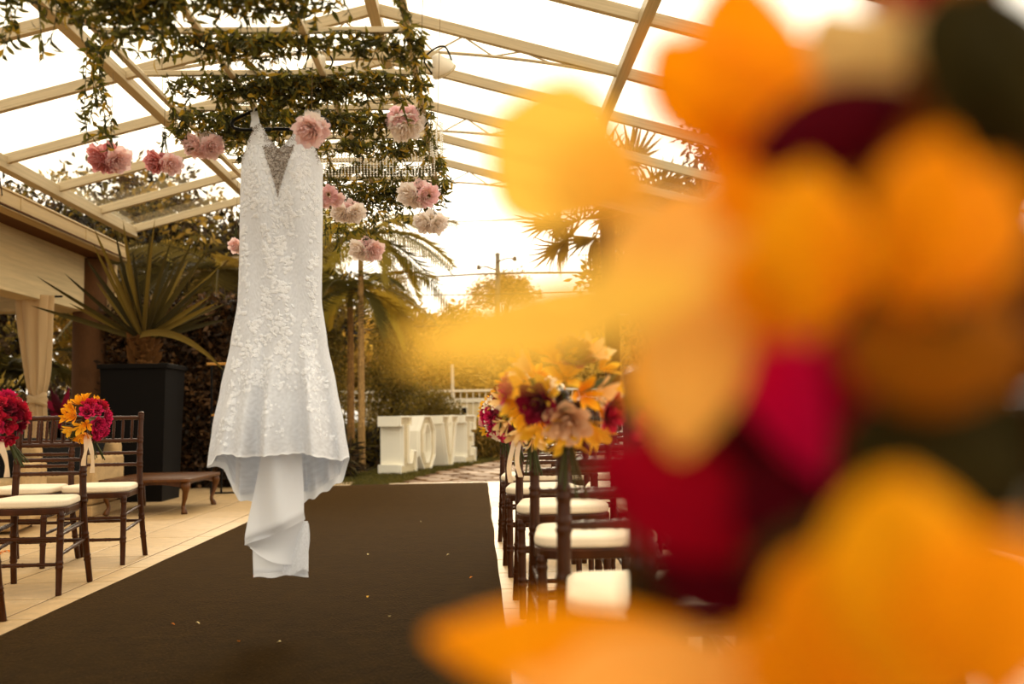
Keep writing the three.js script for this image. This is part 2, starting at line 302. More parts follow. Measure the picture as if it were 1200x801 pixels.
copyOf(chairA, [-2.31, 0, -4.31], 0.03, 'dark wooden chair just outside the left edge, carrying the cut-off bouquet');
const rightZ = [-6.74, -5.64, -4.55, -3.45, -2.33, -1.19, -0.12];
const rightLab = [
  'farthest dark wooden chair of the right row, at the carpet end near the white letters',
  'second farthest dark wooden chair of the right row beside the carpet',
  'third farthest wooden chair of the right row, in the middle of that row',
  'right row chair whose cushion lies just beyond the nearest round cushion',
  'wooden chair with the nearest fully seen round white cushion on the right',
  'right row chair of which one brown post shows beside the blurred flowers',
  'nearest chair of the right row, hidden by the big blurred flowers tied to it',
];
const rightX = [0.335, 0.34, 0.36, 0.375, 0.385, 0.39, 0.37];
rightZ.forEach((z, i) => copyOf(chairA, [rightX[i], 0, z], rr(-0.05, 0.03), rightLab[i]));
for (let i = 0; i < 5; i++) copyOf(chairA, [rightX[i] + 0.45, 0, rightZ[i] - 0.02], rr(-0.06, 0.06), 'dark wooden chair one place further from the aisle, behind the flowers of the right row', 'second chairs of the right rows');

// ---------------------------------------------------------------- flowers
function petal(o) { // a petal on a cup: r0 -> r1 outward, height h, angular width w, curl of the lip; centred on angle a
  const { a = 0, w = 1.2, r0 = 0.2, r1 = 1, h = 1, curl = 0.2, ruffle = 0, y0 = 0, n = 4, c0, c1, ph = 0 } = o;
  const g = grid(n, n, (u, v) => {
    const s = u * 2 - 1, vv = v * (1 - 0.22 * s * s * v), shape = Math.pow(Math.sin(Math.PI * (0.18 + 0.72 * v)), 0.6), an = a + s * w * 0.5 * shape;
    const r = lerp(r0, r1, Math.pow(vv, 0.7)) + curl * Math.max(0, vv - 0.6) * 1.6 + ruffle * Math.sin(s * 7 + ph) * v * v, y = y0 + h * vv - Math.max(0, vv - 0.75) * curl * 1.2 + ruffle * Math.cos(s * 9 + ph) * v * v;
    return [Math.cos(an) * r, y, Math.sin(an) * r];
  });
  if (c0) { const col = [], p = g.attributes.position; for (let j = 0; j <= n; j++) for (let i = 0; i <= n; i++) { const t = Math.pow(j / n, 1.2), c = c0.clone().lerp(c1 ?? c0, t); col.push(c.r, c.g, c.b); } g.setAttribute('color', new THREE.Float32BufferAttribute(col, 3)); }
  return g;
}
function rosePetals(R, c0, c1, n = 4) {
  const list = [], rings = [[3, 0.05, 0.16, 0.95, -0.02, 2.4], [4, 0.08, 0.3, 0.95, 0.02, 1.9], [5, 0.12, 0.5, 0.9, 0.1, 1.6], [5, 0.16, 0.74, 0.78, 0.2, 1.6], [6, 0.18, 0.96, 0.55, 0.26, 1.4]];
  rings.forEach(([k, r0, r1, h, curl, w], i) => { for (let j = 0; j < k; j++) list.push(petal({ a: (j + rr(-0.15, 0.15)) / k * 6.283 + i * 0.7, w: w * rr(0.9, 1.1), r0: r0 * R, r1: r1 * R * rr(0.94, 1.05), h: h * R * rr(0.95, 1.05), curl: curl * R, ruffle: 0.025 * R, ph: rr(0, 6), c0, c1, n })); });
  return list;
}
function ranunculusPetals(R, c0, c1) {
  const list = [xf(petalBall(R * 0.16, C(96, 74, 30)), [0, 0.5 * R, 0])];
  for (let i = 0; i < 5; i++) { const k = 5 + i, f = (i + 1) / 5; for (let j = 0; j < k; j++) list.push(petal({ a: (j + rr(-0.2, 0.2)) / k * 6.283 + i * 0.5, w: 1.7 - 0.12 * i, r0: (0.16 + 0.06 * i) * R, r1: (0.24 + 0.72 * f) * R * rr(0.93, 1.06), h: (0.85 - 0.3 * f) * R * rr(0.9, 1.1), curl: lerp(-0.14, 0.2, f) * R, ruffle: 0.05 * R, ph: rr(0, 6), c0, c1 })); }
  return list;
}
function petalBall(r, c) { const g = new THREE.SphereGeometry(r, 8, 6); const n = g.attributes.position.count, col = []; for (let i = 0; i < n; i++) col.push(c.r, c.g, c.b); g.setAttribute('color', new THREE.Float32BufferAttribute(col, 3)); return g; }
function alstroPetals(R, c0, c1) {
  const list = [];
  for (let j = 0; j < 6; j++) list.push(petal({ a: j / 6 * 6.283 + rr(-0.12, 0.12), w: j % 2 ? 0.75 : 1.1, r0: 0.05 * R, r1: (j % 2 ? 0.8 : 0.95) * R, h: 0.95 * R, curl: 0.25 * R, ruffle: 0.04 * R, ph: rr(0, 6), c0, c1, n: 4 }));
  return list;
}
const cup = (g) => { const m = merge(g); return m; };
const FL = {
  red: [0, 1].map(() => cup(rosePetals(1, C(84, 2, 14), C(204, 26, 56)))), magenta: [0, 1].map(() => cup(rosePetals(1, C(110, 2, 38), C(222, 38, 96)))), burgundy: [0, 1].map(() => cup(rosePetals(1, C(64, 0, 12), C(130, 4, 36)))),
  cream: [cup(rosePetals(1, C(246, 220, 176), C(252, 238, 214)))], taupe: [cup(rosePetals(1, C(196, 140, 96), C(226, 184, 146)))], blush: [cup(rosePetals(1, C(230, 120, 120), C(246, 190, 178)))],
  orange: [0, 1, 2].map(() => cup(alstroPetals(1, C(226, 130, 10), C(246, 176, 30)))), yellow: [0, 1].map(() => cup(alstroPetals(1, C(240, 170, 26), C(250, 200, 60)))), peach: [cup(alstroPetals(1, C(240, 180, 90), C(252, 220, 160)))],
};
const NAMES = { red: 'rose', magenta: 'rose', burgundy: 'rose', cream: 'rose', taupe: 'rose', blush: 'rose', orange: 'alstroemeria', yellow: 'alstroemeria', peach: 'alstroemeria' };
function orient(o, dir, spin = 0) { o.quaternion.setFromUnitVectors(V(0, 1, 0), V(...dir).normalize()).multiply(new THREE.Quaternion().setFromAxisAngle(V(0, 1, 0), spin)); }
function addFlower(b, kind, dir, dist, R, scaleY = 1) {
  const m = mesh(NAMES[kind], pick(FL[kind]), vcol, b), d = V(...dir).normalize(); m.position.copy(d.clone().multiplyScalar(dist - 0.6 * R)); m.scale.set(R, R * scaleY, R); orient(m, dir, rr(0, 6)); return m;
}
const bouquetLeafGeo = leafGeo(0.085, 0.034, 0.35, 0.25, 6);
function bouquet(label, pos, R, kinds, facing, opt = {}) { // a posy tied to a chair back: flowers on a dome, leaves between, stems and ribbon below
  const b = thing('bouquet', label, 'bouquet', pos), F = V(...facing).normalize(), n = opt.n ?? 26, pts = [];
  for (let i = 0; i < n * 3 && pts.length < n; i++) { const y = 1 - 2 * (i + 0.5) / (n * 1.55), a = i * 2.39996, r = Math.sqrt(Math.max(0, 1 - y * y)); if (y < -1) break; pts.push(V(r * Math.cos(a), y, r * Math.sin(a))); }
  const q = new THREE.Quaternion().setFromUnitVectors(V(0, 1, 0), F);
  pts.forEach((p, i) => {
    const d = p.applyQuaternion(q), k = opt.order ? opt.order[i % opt.order.length] : pick(kinds), fr = NAMES[k] === 'rose' ? rr(0.3, 0.36) : rr(0.26, 0.32);
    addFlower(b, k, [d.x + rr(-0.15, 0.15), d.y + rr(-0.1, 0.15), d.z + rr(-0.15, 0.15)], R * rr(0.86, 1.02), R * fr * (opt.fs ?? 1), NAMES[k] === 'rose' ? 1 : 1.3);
  });
  for (let i = 0; i < (opt.leaves ?? 12); i++) { const d = V(rr(-1, 1), rr(-1, 0.6), rr(-1, 1)).normalize(), m = mesh('leaf', bouquetLeafGeo, pick(M.bouquetLeaf), b); m.position.copy(d).multiplyScalar(R * 0.55); m.scale.setScalar(R / 0.14 * rr(0.8, 1.2)); orient(m, [d.x, d.y - 0.1, d.z], rr(0, 6)); }
  const S = V(...(opt.stems ?? [0.15, -1, -0.1])).normalize();
  for (let i = 0; i < 9; i++) { const o = V(rr(-1, 1), rr(-0.4, 0.4), rr(-1, 1)).multiplyScalar(0.16 * R); mesh('stem', sweep([[0, 0, 0], S.clone().multiplyScalar(R * 0.9).add(o.clone().multiplyScalar(0.4)).toArray(), S.clone().multiplyScalar(R * rr(1.5, 1.85)).add(o.clone().multiplyScalar(1.6)).toArray()], () => 0.0032, 5, 8), M.stem, b); }
  for (let i = 0; i < (opt.ribbons ?? 2); i++) {
    const s = V(S.x, S.y, S.z).multiplyScalar(R * 0.7), L = R * rr(1.3, 1.7), w = 0.011, ph = rr(0, 6), off = (i - 0.5) * 0.022;
    mesh('ribbon', grid(2, 14, (u, v) => [s.x + off + (u - 0.5) * w * 2 + 0.01 * Math.sin(v * 5 + ph) + off * v, s.y - L * v, s.z + 0.045 + 0.02 * Math.sin(v * 4) + 0.006 * Math.sin(u * 3 + v * 9 + ph)]), M.ribbon, b);
  }
  return b;
}
const LK = ['red', 'magenta', 'orange', 'orange', 'orange', 'magenta', 'red', 'yellow'];
bouquet('round bouquet of red roses and orange flowers on the nearest left chair back', [-2.13, 0.885, -5.5], 0.125, LK, [0.15, 0.3, 1], { n: 30, order: ['magenta', 'orange', 'red', 'orange', 'orange', 'magenta', 'yellow', 'orange'], stems: [0.35, -1, 0.1] });
bouquet('bouquet of red, pink and cream roses cut by the left picture edge', [-2.1, 0.89, -4.42], 0.125, LK, [0.2, 0.2, 1], { n: 28, order: ['red', 'cream', 'red', 'magenta', 'orange', 'burgundy', 'red', 'magenta'], stems: [0.55, -1, 0] });
const RK = ['magenta', 'cream', 'burgundy', 'yellow', 'peach', 'red'];
bouquet('farthest bouquet of the right row, at the carpet end in front of the fence', [0.13, 0.89, -6.8], 0.13, RK, [-0.35, 0.1, 1], { n: 26, ribbons: 0 });
bouquet('second farthest bouquet on the right row, dark red and cream roses beside orange', [0.125, 0.86, -5.68], 0.13, RK, [-0.35, 0.1, 1], { n: 26, ribbons: 0, order: ['magenta', 'cream', 'burgundy', 'yellow', 'magenta', 'blush'] });
bouquet('bouquet of magenta and cream roses half hidden left of the yellow one', [0.145, 0.87, -4.58], 0.13, RK, [-0.4, 0.1, 1], { n: 26, order: ['burgundy', 'magenta', 'cream', 'yellow', 'magenta'] });
bouquet('yellow bouquet on the right row just behind the big yellow and burgundy one', [0.175, 0.9, -3.5], 0.135, ['yellow', 'yellow', 'peach', 'cream', 'orange', 'burgundy'], [-0.4, 0.25, 1], { n: 26, ribbons: 0, stems: [0.05, -1, 0.1] });
{
  const b = bouquet('big softly focused bouquet of yellow flowers, two burgundy roses and a taupe rose', [0.205, 0.925, -2.42], 0.135, ['yellow', 'yellow', 'orange', 'yellow', 'peach'], [-0.15, 0.25, 1], { n: 26, leaves: 16, fs: 1.1, ribbons: 0, stems: [0.05, -1, 0.12] });
  addFlower(b, 'burgundy', [-0.55, -0.22, 0.85], 0.15, 0.05); addFlower(b, 'burgundy', [0.15, 0.62, 0.8], 0.15, 0.046); addFlower(b, 'taupe', [-0.02, -0.55, 0.85], 0.15, 0.056); addFlower(b, 'magenta', [-0.95, 0.02, 0.2], 0.15, 0.04); addFlower(b, 'taupe', [0.02, 0.9, 0.5], 0.14, 0.04); addFlower(b, 'red', [0.75, -0.35, 0.6], 0.16, 0.05);
}
bouquet('blurred bouquet of dark red roses behind the biggest blurred flowers', [0.31, 0.81, -1.22], 0.115, ['burgundy', 'red', 'burgundy', 'orange'], [-0.1, 0.1, 1], { n: 24, fs: 1.1, order: ['burgundy', 'burgundy', 'red', 'orange', 'burgundy'], ribbons: 0 });

// the bouquet right before the lens: every petal is its own sub-part
{
  const b = thing('bouquet', 'huge blurred bouquet of orange flowers and dark red roses right before the lens', 'bouquet', [0.16, 0.89, -0.4]);
  const O = V(0.16, 0.89, -0.4);
  const pm = (r, g, bb, t = 0.4) => phy(C(r, g, bb), { roughness: 0.97, specularIntensity: 0.12, transmission: t, thickness: 0 });
  const PM = { orange: pm(240, 148, 0), amber: pm(246, 166, 6), pale: pm(252, 192, 90, 0.45), yellow: pm(252, 204, 86, 0.5), brown: pm(134, 76, 3, 0.22), rose: pm(140, 0, 24, 0.15), dark: pm(66, 0, 10, 0.08), pink: pm(216, 4, 74, 0.3), leaf: pm(40, 33, 9, 0.06), tan: pm(206, 170, 104, 0.3) };
  // base, tip: points in metres; w: width; n: which way the face looks; cupped by c
  function blade(parent, base, tip, w, m, { n = [0, 0, 1], c = 0.2, bend = 0.1, tipw = 0.72, ruffle = 0.03, name = 'petal' } = {}) {
    const A = V(...base).sub(O), B = V(...tip).sub(O), y = B.clone().sub(A), L = y.length(); y.normalize(); let z = V(...n); z.addScaledVector(y, -z.dot(y)).normalize(); const x = y.clone().cross(z);
    const ph = rr(0, 6);
    return mesh(name, grid(12, 14, (u, t) => {
      const s = u * 2 - 1, ww = w * 0.5 * Math.pow(Math.sin(Math.PI * Math.pow(clamp(t * 0.93 + 0.035, 0, 1), 1 / tipw)), 0.62), q = A.clone().addScaledVector(y, L * t * (1 - 0.06 * s * s)).addScaledVector(x, s * ww).addScaledVector(z, -c * w * s * s + bend * L * Math.sin(t * 3.1) + ruffle * w * Math.sin(s * 6 + t * 5 + ph) * t);
      return q.toArray();
    }), m, parent);
  }
  const P = (px, py, d) => [(px), (py), (d)];
  FOREGROUND(b, blade, PM, O);
}
function FOREGROUND(b, blade, PM, O) {
  const fl = (n) => part(n, b);
  // places in metres; the lens looks along -z, so x is right and y is up in the picture
  let f;
  f = fl('alstroemeria');   // upper left flower: one lone petal reaches far left
  blade(f, [0.068, 0.953, -0.385], [0.005, 0.983, -0.375], 0.064, PM.yellow, { n: [0.1, -0.1, 1], tipw: 0.62, c: 0.06, bend: 0.03 });
  blade(f, [0.074, 0.964, -0.400], [0.028, 0.974, -0.390], 0.040, PM.yellow, { n: [0, -0.1, 1] });
  f = fl('alstroemeria');   // flower at the top, opening left
  blade(f, [0.114, 0.954, -0.340], [0.061, 0.998, -0.330], 0.042, PM.orange, { n: [0.1, -0.2, 1], tipw: 0.62 });
  blade(f, [0.106, 0.948, -0.350], [0.095, 1.028, -0.340], 0.048, PM.orange, { n: [0.2, 0.1, 1] });
  blade(f, [0.134, 0.984, -0.350], [0.073, 0.975, -0.340], 0.038, PM.amber, { n: [0.1, 0.2, 1] });
  blade(f, [0.128, 0.964, -0.345], [0.081, 0.939, -0.335], 0.032, PM.orange, { n: [0, 0.2, 1] });
  blade(f, [0.159, 0.988, -0.310], [0.105, 0.981, -0.300], 0.019, PM.tan, { n: [0, 0.2, 1] });
  f = fl('alstroemeria');   // flower at mid height with the long yellow petal to the left
  blade(f, [0.068, 0.910, -0.290], [-0.023, 0.887, -0.270], 0.026, PM.yellow, { n: [0.1, 0.15, 1], tipw: 0.85, c: 0.08, bend: -0.02 });
  blade(f, [0.079, 0.942, -0.335], [0.065, 0.856, -0.325], 0.039, PM.pale, { n: [-0.15, 0.1, 1], c: 0.12, tipw: 0.75 });
  blade(f, [0.108, 0.951, -0.360], [0.044, 0.912, -0.350], 0.042, PM.pale, { n: [0, 0, 1] });
  blade(f, [0.110, 0.895, -0.400], [0.059, 0.876, -0.395], 0.047, PM.amber, { n: [0, 0, 1] });
  blade(f, [0.113, 0.930, -0.380], [0.068, 0.871, -0.380], 0.049, PM.amber, { n: [0, 0, 1] });
  f = fl('alstroemeria');   // two upright flowers right of the middle
  blade(f, [0.096, 0.890, -0.285], [0.096, 0.941, -0.280], 0.034, PM.amber, { n: [-0.2, 0, 1], c: 0.3 });
  blade(f, [0.107, 0.895, -0.290], [0.109, 0.931, -0.290], 0.027, PM.orange, { n: [0.2, 0, 1], c: 0.3 });
  blade(f, [0.093, 0.891, -0.300], [0.087, 0.925, -0.300], 0.028, PM.orange, { n: [0.2, 0, 1], c: 0.3 });
  f = fl('alstroemeria');
  blade(f, [0.120, 0.895, -0.255], [0.122, 0.941, -0.250], 0.034, PM.orange, { n: [0, 0, 1], c: 0.3 });
  blade(f, [0.134, 0.899, -0.260], [0.140, 0.936, -0.260], 0.029, PM.orange, { n: [0, 0, 1], c: 0.3 });
  blade(f, [0.116, 0.900, -0.265], [0.112, 0.923, -0.265], 0.020, PM.amber, { n: [0, 0, 1], c: 0.3 });
  blade(f, [0.148, 0.905, -0.450], [0.204, 0.911, -0.450], 0.058, PM.brown, { n: [0, 0, 1] });
  blade(f, [0.170, 0.889, -0.290], [0.104, 0.885, -0.280], 0.036, PM.brown, { n: [0, 0.2, 1] });
  blade(f, [0.177, 0.911, -0.300], [0.118, 0.901, -0.300], 0.033, PM.brown, { n: [0, 0.1, 1] });
  f = fl('alstroemeria');   // lower flowers
  blade(f, [0.111, 0.770, -0.360], [-0.019, 0.795, -0.350], 0.037, PM.orange, { n: [0, 0.4, 1], tipw: 0.8, c: 0.1 });
  blade(f, [0.131, 0.765, -0.350], [0.010, 0.781, -0.340], 0.041, PM.pale, { n: [0, 0.4, 1], c: 0.1 });
  blade(f, [0.123, 0.787, -0.350], [0.075, 0.776, -0.340], 0.038, PM.amber, { n: [0, 0.5, 1] });
  f = fl('alstroemeria');
  blade(f, [0.114, 0.788, -0.260], [0.105, 0.854, -0.250], 0.045, PM.amber, { n: [-0.1, 0, 1], c: 0.2 });
  blade(f, [0.122, 0.796, -0.235], [0.125, 0.842, -0.230], 0.043, PM.orange, { n: [0, 0.2, 1] });
  blade(f, [0.101, 0.784, -0.275], [0.090, 0.833, -0.270], 0.037, PM.orange, { n: [0, 0.3, 1] });
  blade(f, [0.138, 0.781, -0.290], [0.073, 0.803, -0.285], 0.042, PM.orange, { n: [0, 0.5, 1] });
  f = fl('alstroemeria');   // deeper flowers that fill the posy
  blade(f, [0.195, 0.932, -0.340], [0.191, 0.999, -0.340], 0.038, PM.brown, { n: [0, 0, 1] });
  blade(f, [0.130, 0.999, -0.330], [0.169, 1.003, -0.330], 0.028, PM.tan, { n: [0, 0, 1] });
  blade(f, [0.180, 1.026, -0.350], [0.142, 1.023, -0.350], 0.027, PM.rose, { n: [0, 0, 1] });
  blade(f, [0.160, 0.978, -0.360], [0.130, 1.020, -0.360], 0.037, PM.tan, { n: [0, 0, 1] });
  blade(f, [0.162, 0.970, -0.380], [0.202, 1.025, -0.380], 0.049, PM.brown, { n: [0, 0, 1] });
  blade(f, [0.130, 0.947, -0.400], [0.107, 0.997, -0.400], 0.045, PM.orange, { n: [0, 0, 1] });
  blade(f, [0.175, 0.933, -0.400], [0.119, 0.933, -0.400], 0.051, PM.orange, { n: [0, 0, 1] });
  blade(f, [0.205, 0.889, -0.380], [0.215, 0.946, -0.380], 0.049, PM.orange, { n: [0, 0, 1] });
  blade(f, [0.156, 0.891, -0.410], [0.107, 0.924, -0.410], 0.046, PM.brown, { n: [0, 0, 1] });
  blade(f, [0.191, 1.024, -0.340], [0.162, 0.996, -0.340], 0.032, PM.brown, { n: [0, 0, 1] });
  blade(f, [0.208, 0.973, -0.420], [0.154, 0.936, -0.420], 0.061, PM.brown, { n: [0, 0, 1] });
  blade(f, [0.177, 0.870, -0.420], [0.234, 0.883, -0.420], 0.054, PM.brown, { n: [0, 0, 1] });
  blade(f, [0.173, 1.010, -0.440], [0.239, 0.927, -0.440], 0.064, PM.brown, { n: [0, 0, 1] });
  blade(f, [0.140, 0.771, -0.420], [0.229, 0.790, -0.420], 0.068, PM.orange, { n: [0, 0, 1] });
  blade(f, [0.169, 0.926, -0.430], [0.111, 0.893, -0.430], 0.055, PM.orange, { n: [0, 0, 1] });
  blade(f, [0.121, 0.957, -0.430], [0.075, 0.938, -0.430], 0.048, PM.amber, { n: [0, 0, 1] });
  f = fl('rose');   // pink outer petals before the dark red ones
  blade(f, [0.116, 0.844, -0.335], [0.091, 0.910, -0.335], 0.029, PM.pink, { n: [-0.3, 0, 1], c: 0.3 });
  blade(f, [0.135, 0.846, -0.350], [0.111, 0.901, -0.350], 0.036, PM.rose, { n: [-0.3, 0, 1], c: 0.3 });
  blade(f, [0.105, 0.820, -0.345], [0.039, 0.858, -0.345], 0.041, PM.rose, { n: [-0.2, 0.3, 1], c: 0.2 });
  blade(f, [0.115, 0.808, -0.350], [0.058, 0.819, -0.350], 0.036, PM.dark, { n: [-0.2, 0.3, 1], c: 0.2 });
  blade(f, [0.122, 0.833, -0.360], [0.070, 0.865, -0.360], 0.043, PM.dark, { n: [-0.2, 0.3, 1], c: 0.2 });
  blade(f, [0.128, 0.847, -0.340], [0.085, 0.833, -0.335], 0.034, PM.dark, { n: [-0.2, 0.3, 1], c: 0.2 });
  f = fl('rose');   // dark rose under the top flower
  blade(f, [0.146, 0.972, -0.305], [0.083, 0.948, -0.300], 0.026, PM.dark, { n: [0, 0.2, 1], c: 0.15 });
  blade(f, [0.143, 0.969, -0.320], [0.105, 0.952, -0.320], 0.025, PM.dark, { n: [0, 0.2, 1], c: 0.15 });
  blade(f, [0.119, 1.009, -0.300], [0.143, 0.997, -0.300], 0.015, PM.rose, { n: [0, 0.2, 1] });
  const lf = (a, t, w) => blade(b, a, t, w, PM.leaf, { name: 'leaf', tipw: 0.75, n: [0.2, 0.1, 1] });
  lf([0.163, 0.936, -0.270], [0.156, 0.978, -0.270], 0.030);
  lf([0.212, 0.969, -0.420], [0.200, 1.026, -0.420], 0.040);
  lf([0.195, 0.986, -0.440], [0.182, 1.046, -0.440], 0.045);
  lf([0.157, 0.941, -0.450], [0.135, 0.989, -0.450], 0.042);
  lf([0.223, 0.893, -0.450], [0.177, 0.941, -0.450], 0.046);
  lf([0.158, 0.932, -0.285], [0.139, 0.995, -0.280], 0.036);
  lf([0.179, 0.957, -0.300], [0.160, 1.006, -0.300], 0.041);
  lf([0.136, 0.922, -0.330], [0.139, 0.957, -0.330], 0.017);
  lf([0.173, 0.848, -0.300], [0.109, 0.860, -0.300], 0.044);
  lf([0.167, 0.828, -0.300], [0.078, 0.823, -0.300], 0.033);
  lf([0.192, 0.869, -0.330], [0.138, 0.836, -0.330], 0.051);
  lf([0.091, 0.771, -0.450], [0.068, 0.801, -0.450], 0.023);
  lf([0.154, 0.845, -0.360], [0.121, 0.797, -0.360], 0.046);
  lf([0.221, 1.008, -0.460], [0.254, 0.929, -0.460], 0.063);
  lf([0.157, 0.839, -0.460], [0.248, 0.893, -0.460], 0.087);
  lf([0.134, 0.863, -0.460], [0.232, 0.806, -0.460], 0.087);
  lf([0.135, 0.907, -0.285], [0.134, 0.882, -0.280], 0.022);
  lf([0.207, 0.973, -0.470], [0.266, 0.964, -0.470], 0.081);
  // a whole dark rose deeper in the posy
  const rose = (px, dir, R, mats) => {
    const g = fl('rose'); g.position.set(...px).sub(O); orient(g, dir, 0.4);
    rosePetals(R, null, null, 7).forEach((pg, i) => mesh('petal', xf(pg, [0, -0.5 * R, 0]), mats[i % mats.length], g)); return g;
  };
  rose([0.098, 0.830, -0.400], [-0.5, 0.2, 0.85], 0.038, [PM.rose, PM.dark, PM.dark]);
  for (const [x0, x1] of [[0.17, 0.18], [0.16, 0.19], [0.15, 0.2], [0.18, 0.21]]) mesh('stem', sweep([[x0 - O.x, 0.06, -0.03], [x0 - O.x + 0.01, -0.08, -0.03], [x1 - O.x + 0.02, -0.26, -0.04]], () => 0.0035, 6, 10), M.stem, b);
}

// ---------------------------------------------------------------- the dress and its hanger
{
  const z0 = -4.25, rows = [[2.2, -0.985, -0.69, 0.03], [2.05, -1.0, -0.672, 0.055], [1.955, -1.008, -0.661, 0.075], [1.75, -1.013, -0.662, 0.075], [1.574, -1.014, -0.664, 0.07], [1.467, -1.017, -0.666, 0.07], [1.367, -1.021, -0.667, 0.075], [1.19, -1.05, -0.643, 0.09], [0.995, -1.09, -0.604, 0.12], [0.84, -1.12, -0.574, 0.15], [0.69, -1.138, -0.552, 0.17], [0.48, -1.145, -0.548, 0.18]];
  const rowAt = (y) => { let i = 0; while (i < rows.length - 2 && rows[i + 1][0] > y) i++; const a = rows[i], b = rows[i + 1], t = clamp((a[0] - y) / (a[0] - b[0]), 0, 1), s = t * t * (3 - 2 * t) * 0.4 + t * 0.6; return [1, 2, 3].map((k) => lerp(a[k], b[k], s)); };
  const interp = (tab, s) => { let i = 0; while (i < tab.length - 2 && tab[i + 1][0] < s) i++; const a = tab[i], b = tab[i + 1]; return lerp(a[1], b[1], clamp((s - a[0]) / (b[0] - a[0]), 0, 1)); };
  const topTab = [[0, 1.955], [0.06, 2.03], [0.115, 2.085], [0.17, 2.125], [0.225, 2.135], [0.29, 2.105], [0.36, 2.065], [0.43, 2.035], [0.5, 2.015], [0.57, 2.035], [0.64, 2.065], [0.71, 2.1], [0.77, 2.12], [0.83, 2.12], [0.885, 2.085], [0.94, 2.03], [1, 1.955]];
  const hemF = [[0, 0.672], [0.05, 0.69], [0.1, 0.728], [0.2, 0.732], [0.3, 0.718], [0.42, 0.722], [0.55, 0.726], [0.7, 0.73], [0.8, 0.722], [0.9, 0.7], [0.96, 0.695], [1, 0.705]];
  const hemB = [[0, 0.672], [0.06, 0.66], [0.12, 0.55], [0.2, 0.525], [0.3, 0.5], [0.45, 0.49], [0.6, 0.5], [0.72, 0.53], [0.84, 0.57], [0.92, 0.6], [0.96, 0.65], [1, 0.705]];
  const fold = (s, y) => { const A = sstep(1.3, 0.7, y); return A * (0.03 * Math.cos(s * 23 + 0.6) + 0.02 * Math.cos(s * 37 + 1.4) + 0.03 * Math.pow(Math.abs(Math.sin(s * 9.5 + 0.3)), 6)) + 0.004 * Math.sin(s * 15 + y * 9) * sstep(1.9, 1.5, y); };
  const front = (s, y, off = 0) => { const [l, r, d] = rowAt(y), q = Math.sqrt(Math.max(0, 1 - (2 * s - 1) ** 2)); const bust = 0.03 * sstep(1.6, 1.85, y) * sstep(2.1, 1.9, y) * (Math.exp(-(((s - 0.28) / 0.14) ** 2)) + Math.exp(-(((s - 0.72) / 0.14) ** 2))); return [lerp(l, r, s) + 0.004 * Math.sin(y * 30) * (s === 0 || s === 1 ? 0.4 : 0), y, z0 + d * Math.pow(q, 0.8) + bust + fold(s, y) * Math.min(1, q * 1.6) + off]; };
  const back = (s, y, off = 0) => { const [l, r, d] = rowAt(y), q = Math.sqrt(Math.max(0, 1 - (2 * s - 1) ** 2)); return [lerp(l, r, s), y, z0 - d * Math.pow(q, 0.8) + 0.8 * fold(1 - s, y) * Math.min(1, q * 1.6) + off]; };
  const S = (u) => (1 - Math.cos(Math.PI * u)) / 2;
  const d = thing('wedding_dress', 'white lace wedding dress with beaded V neckline and folded satin train', 'dress');
  mesh('front_panel', grid(96, 130, (u, v) => { const s = S(u); return front(s, lerp(interp(topTab, s), interp(hemF, s) + 0.002 * Math.sin(s * 90), v)); }, [2.6, 5]), M.lace, d);
  mesh('back_panel', grid(72, 80, (u, v) => { const s = S(u); return back(s, lerp(Math.min(interp(topTab, s), 1.93), interp(hemB, s) + 0.006 * Math.sin(s * 60), v)); }, [1.2, 5]), M.satin, d);
  // gathered tulle seen under the left side of the hem
  mesh('underskirt', grid(60, 14, (u, v) => { const s = S(u), b = back(s, 0.9 - v * (0.9 - Math.max(interp(hemB, s) + 0.03, 0.55)), 0.02); b[2] += 0.02 * Math.sin(u * 70) * v + 0.012 * Math.sin(u * 31 + v * 5) * v; b[0] = lerp(b[0], -0.845, 0.03); return b; }), M.lace, d);
  // hem band of the lace
  mesh('hem_trim', grid(96, 2, (u, v) => { const s = S(u), y = interp(hemF, s) + 0.002 * Math.sin(s * 90) + 0.008 * (1 - v); const p = front(s, y, 0.0025); return p; }), M.applique, d);
  // beaded panel below the neckline
  const vw = (y) => 0.19 * clamp((y - 1.8) / 0.22, 0, 1) ** 1.15;
  mesh('beaded_panel', grid(24, 24, (u, v) => { const y = lerp(2.022, 1.8, v), w = vw(y), s = 0.5 + (u * 2 - 1) * w, p = front(s, Math.min(y, interp(topTab, s) - 0.002), 0.0035); return p; }), M.illusion, d);
  const beads = [], oct = new THREE.OctahedronGeometry(1, 0);
  const bead = (s, y, r) => { if (y > interp(topTab, s) - 0.003) y = interp(topTab, s) - 0.003; beads.push(xf(oct, front(s, y, 0.006), [rr(0, 3), rr(0, 3), 0], r)); };
  for (let i = 0; i < 620; i++) { const y = lerp(1.8, 2.03, Math.sqrt(rnd())), w = vw(y) * 1.05; bead(0.5 + rr(-1, 1) * w, y, rr(0.0016, 0.0036)); }
  for (let i = 0; i < 420; i++) { const s = rr(0.02, 0.98); bead(s, interp(topTab, s) - Math.abs(rr(-1, 1) * rr(0, 1)) * 0.06, rr(0.0014, 0.003)); }
  const bd = mesh('beading', merge(beads), M.bead, d); bd.userData.kind = 'stuff';
  // lace flowers sewn on, many and small
  const motif = (() => { const l = []; for (let k = 0; k < 5; k++) l.push(xf(new THREE.SphereGeometry(0.5, 6, 4), [Math.cos(k * 1.2566) * 0.55, Math.sin(k * 1.2566) * 0.55, 0], [0, 0, 0], [1, 1, 0.4])); l.push(xf(new THREE.SphereGeometry(0.28, 6, 4), [0, 0, 0.12])); return merge(l); })();
  const leafM = xf(new THREE.SphereGeometry(0.5, 6, 4), [0, 0, 0], [0, 0, 0], [2.2, 0.8, 0.4]);
